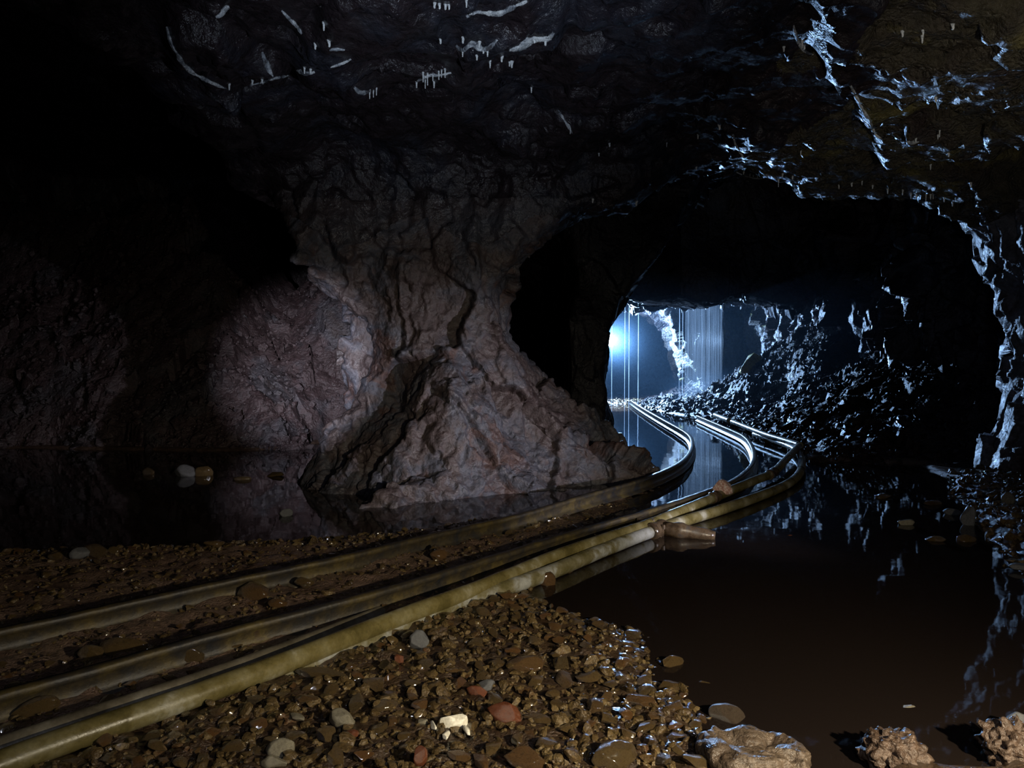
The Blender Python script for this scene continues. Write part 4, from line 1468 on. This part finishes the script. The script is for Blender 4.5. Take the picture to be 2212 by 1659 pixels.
for lab, pts, w, sd in CRUSTS:
    pp = catmull([(a, b, 0.0) for a, b in pts], 3.0)
    t_ = np.gradient(pp, axis=0)
    t_ /= np.linalg.norm(t_, axis=1)[:, None] + 1e-9
    r = np.random.default_rng(sd)
    n_, m_ = len(pp), 9
    wn = 1.1 * fbm(np.stack([np.arange(n_) * 0.22, np.full(n_, sd * 5.1), np.zeros(n_)], 1), 3, sd)
    prof = np.sin(np.linspace(0.12, math.pi - 0.12, n_)) ** 0.6 * (1.0 + 0.9 * wn)
    V_ = np.zeros((n_, m_, 3))
    ok_ = np.zeros((n_, m_), bool)
    for a in range(n_):
        D0 = hit(pp[a, 0], pp[a, 1])
        if not D0:
            continue
        half = w * 0.58 * FPX / D0[2] * max(prof[a], 0.10)
        for b in range(m_):
            c = (b / (m_ - 1)) * 2 - 1
            q_ = hit(pp[a, 0] - t_[a, 1] * half * c + r.normal(0, .3), pp[a, 1] + t_[a, 0] * half * c + r.normal(0, .3))
            if q_ and abs(q_[2] - D0[2]) < 0.35:
                V_[a, b] = np.array(q_[0]) + np.array(q_[1]) * (0.004 + w * 0.18 * (1 - c * c) * max(prof[a], .1) * (1 + 0.5 * r.normal()) if abs(c) < 0.99 else -0.004)
                ok_[a, b] = True
    F_ = []
    for a in range(n_ - 1):
        for b in range(m_ - 1):
            q_ = [(a, b), (a, b + 1), (a + 1, b + 1), (a + 1, b)]
            if all(ok_[x_] for x_ in q_):
                pts4 = np.array([V_[x_] for x_ in q_])
                if np.ptp(pts4, axis=0).max() < 0.16:
                    F_.append([x_[0] * m_ + x_[1] for x_ in q_])
    if len(F_) < 6:
        continue
    F_ = np.array(F_)
    u, inv = np.unique(F_, return_inverse=True)
    o = link('calcite_crust', mesh_np('calcite_crust', V_.reshape(-1, 3)[u], inv.reshape(F_.shape), M['crust']))
    so = o.modifiers.new('thickness', 'SOLIDIFY')
    so.thickness = 0.006
    so.offset = 0
    tag(o, lab, 'mineral crust')

# ------------------------------------------------------------------ falling water
def strand(x, y, z0, z1, r, seed):
    rr = np.random.default_rng(seed)
    zs_ = np.linspace(z0, z1, 14)
    a = np.arange(6) / 6 * 2 * math.pi
    pr = r * rr.uniform(0.6, 1.2, 14)
    V_ = np.stack([x + np.outer(pr, np.cos(a)), y + np.outer(pr, np.sin(a)), np.repeat(zs_[:, None], 6, 1)], -1).reshape(-1, 3)
    i = np.arange(13)[:, None] * 6
    j = np.arange(6)[None]
    F_ = np.stack([i + j, i + 6 + j, i + 6 + (j + 1) % 6, i + (j + 1) % 6], -1).reshape(-1, 4)
    return V_, F_


vs, fs, off = [], [], 0
for k in range(90):
    px = 1480 + 80 * (k + random.random()) / 90
    Yf = 17.7 + random.uniform(-0.25, 0.25)
    a = W(px, 655, Yf)
    r_ = random.choice((0.006, 0.01, 0.018, 0.03))
    v, f = strand(a[0], Yf, 2.70, 0.02, r_, k)
    vs.append(v)
    fs.append(f + off)
    off += len(v)
fall = link('waterfall', mesh_np('waterfall', np.vstack(vs), np.vstack(fs), M['fall']))
tag(fall, 'curtain of fine falling water beyond the scree', 'waterfall', None, 'stuff')
for px, lab in ((1322, 'faint drip stream next to the lamp glow'), (1350, 'first of the close pair of drip streams right of the lamp'), (1359, 'brightest drip stream, second of the pair right of the lamp'),
                (1379, 'drip stream alone right of the pair, left of the far rock corner'), (1468, 'drip stream at the left edge of the water curtain'), (1475, 'drip stream between the far rock corner and water curtain')):
    Yf = 19.4
    a = W(px, 690, Yf)
    v, f = strand(a[0], Yf, 2.74, 0.0, 0.010, px)
    tag(link('drip_stream', mesh_np('drip_stream', v, f, M['drip'])), lab, 'water stream', 'drip streams by the lamp')

# ------------------------------------------------------------------ far yellow patch and lamp
LX, LY, LZ = W(1311, 735, 21.6)
lamp = empty('work_lamp', (LX, LY, 0.0))
tag(lamp, 'glaring work lamp on a stand half hidden behind the dark rock rib', 'lamp')


def part_bm(name, build, mat, parent, loc=(0, 0, 0), rot=(0, 0, 0)):
    bm = bmesh.new()
    build(bm)
    me = bpy.data.meshes.new(name)
    bm.to_mesh(me)
    bm.free()
    me.materials.append(mat)
    o = link(name, me, parent)
    o.location = loc
    o.rotation_euler = rot
    return o


M['lamp_body'] = plain_mat('lamp_housing', (0.03, 0.03, 0.03), 0.4, 0.2)
M['lamp_lens'] = emit_mat('lamp_glow', (0.75, 0.88, 1.0), 400.0)


def house(bm):
    bmesh.ops.create_cone(bm, segments=24, radius1=0.13, radius2=0.21, depth=0.12, cap_ends=True)
    for k in range(5):
        r = bmesh.ops.create_cube(bm, size=1.0)
        bmesh.ops.scale(bm, verts=r['verts'], vec=(0.004, 0.15, 0.05))
        bmesh.ops.translate(bm, verts=r['verts'], vec=(-0.05 + 0.025 * k, 0, -0.08))


AIM = Vector((0.30, -1.0, 0.02)).normalized()
q = AIM.to_track_quat('Z', 'Y').to_euler()
part_bm('housing', house, M['lamp_body'], lamp, (0, 0, LZ), q)
part_bm('lens', lambda bm: bmesh.ops.create_uvsphere(bm, u_segments=20, v_segments=10, radius=0.16, matrix=Matrix.Diagonal((1, 1, 0.25, 1))), M['lamp_lens'], lamp, Vector((0, 0, LZ)) + AIM * 0.075, q)
part_bm('pole', lambda bm: bmesh.ops.create_cone(bm, segments=12, radius1=0.015, radius2=0.012, depth=LZ - 0.5, cap_ends=True), M['lamp_body'], lamp, (0, 0.02, 0.5 + (LZ - 0.62) / 2))
for k in range(3):
    a = k * 2.094 + 0.4
    d = Vector((math.cos(a) * 0.35, math.sin(a) * 0.35, -0.75))
    part_bm('leg', lambda bm: bmesh.ops.create_cone(bm, segments=8, radius1=0.009, radius2=0.009, depth=d.length, cap_ends=True), M['lamp_body'], lamp,
            Vector((0, 0.02, 0.60)) + d / 2, d.to_track_quat('Z', 'Y').to_euler())

v, f = stone_shape(4, 4242, 12, 0.08, 1.0)
yb = link('boulder', mesh_np('boulder', v * np.array([0.25, 0.35, 0.34]), f, M['yellow_rock']))
yp = W(1622, 790, 16.6)
yb.location = yp
tag(yb, 'yellow-stained boulder at the top of the scree, dim in the mist', 'boulder')

# mist
mv = []
bm = bmesh.new()
bmesh.ops.create_cube(bm, size=1.0)
me = bpy.data.meshes.new('mist')
bm.to_mesh(me)
bm.free()
me.materials.append(mist_mat('blue_mist', 0.0045, 0.0))
mist = link('mist', me)
mist.location = (4.0, 20.6, 2.2)
mist.scale = (7.0, 16.6, 4.3)
tag(mist, 'thin blue mist hanging in the lit tunnel beyond the rib', 'mist', None, 'stuff')
bm = bmesh.new()
bmesh.ops.create_icosphere(bm, subdivisions=3, radius=1.0)
me = bpy.data.meshes.new('spray')
bm.to_mesh(me)
bm.free()
me.materials.append(soft_mist('water_spray', 0.16))
spray = link('spray', me)
g = G(1525, 866)
spray.location = (4.75, 18.2, 0.45)
spray.scale = (1.5, 1.0, 0.8)
tag(spray, 'bright cloud of spray at the foot of the water curtain', 'spray', None, 'stuff')
bm = bmesh.new()
bmesh.ops.create_icosphere(bm, subdivisions=3, radius=1.0)
me = bpy.data.meshes.new('mist')
bm.to_mesh(me)
bm.free()
me.materials.append(soft_mist('glare_haze', 0.045))  # added cloud standing in for the glare of the lamp lens
haze = link('mist', me)
haze.location = (LX + 0.15, LY - 0.5, LZ - 0.1)
haze.scale = (1.3, 1.3, 1.3)
tag(haze, 'haze added close around the work lamp for its lens glare', 'mist', None, 'stuff')


# ------------------------------------------------------------------ lights
def spot(name, loc, target, power, color, angle, blend, radius):
    L = bpy.data.lights.new(name, 'SPOT')
    L.energy = power
    L.color = color
    L.spot_size = math.radians(angle)
    L.spot_blend = blend
    L.shadow_soft_size = radius
    o = bpy.data.objects.new(name, L)
    o.location = loc
    o.rotation_euler = (Vector(target) - Vector(loc)).to_track_quat('-Z', 'Y').to_euler()
    COL.objects.link(o)
    return o


lp = Vector((LX, LY, LZ)) + AIM * 0.16
spot('lamp_beam', lp, lp + AIM, 5400, (0.31, 0.56, 1.0), 172, 0.35, 0.10)
spot('pillar_torch', (3.4, 3.0, 0.7), W(980, 950, 7.0), 800, (0.90, 0.88, 1.0), 35, 1.0, 0.03)
spot('heap_torch', (-0.75, 0.1, 1.35), W(670, 790, 10.8), 7000, (0.85, 0.87, 1.0), 16, 1.0, 0.03)
spot('ground_torch', (1.5, 0.6, 1.08), (0.80, 2.35, 0.0), 415, (1.0, 0.88, 0.64), 104, 1.0, 0.03)
spot('ceiling_fill', (0.6, 1.0, 0.9), (-0.3, 4.3, 3.2), 300, (0.66, 0.80, 1.0), 50, 1.0, 0.04)  # unseen spot added to brighten the pale crusts and straws
spot('roof_fill', (1.9, 1.0, 0.9), (3.0, 5.2, 3.2), 120, (1.0, 0.95, 0.82), 40, 1.0, 0.04)  # unseen spot added to lift the ochre roof on the right
fl = bpy.data.lights.new('camera_spill', 'POINT')
fl.energy = 34
fl.color = (0.80, 0.84, 1.0)
fl.shadow_soft_size = 0.05
fo = bpy.data.objects.new('camera_spill', fl)
fo.location = (0.45, 0.3, 1.4)
COL.objects.link(fo)

wd = bpy.data.worlds.new('World')
SC.world = wd
wd.use_nodes = True
wd.node_tree.nodes['Background'].inputs['Color'].default_value = (0, 0, 0, 1)
wd.node_tree.nodes['Background'].inputs['Strength'].default_value = 0.0

# ------------------------------------------------------------------ camera and view
cd = bpy.data.cameras.new('Camera')
cd.sensor_width = 36.0
cd.lens = FPX / 2212.0 * 36.0
cd.clip_start = 0.05
co_ = bpy.data.objects.new('Camera', cd)
co_.location = CAM
co_.rotation_euler = (math.pi / 2 - TILT, 0, 0)
COL.objects.link(co_)
SC.camera = co_
SC.view_settings.view_transform = 'Standard'
SC.view_settings.look = 'None'
SC.view_settings.gamma = 1.0
SC.view_settings.exposure = 0.0
SC.view_settings.use_curve_mapping = False
SC.cycles.max_bounces = 5
SC.cycles.diffuse_bounces = 1
SC.cycles.glossy_bounces = 3
SC.cycles.transparent_max_bounces = 20
SC.cycles.use_adaptive_sampling = True
SC.cycles.adaptive_threshold = 0.04
SC.cycles.adaptive_min_samples = 16
SC.cycles.volume_bounces = 0
SC.cycles.sample_clamp_indirect = 3.0
SC.cycles.caustics_reflective = False
SC.cycles.caustics_refractive = False
SC.cycles.use_denoising = True
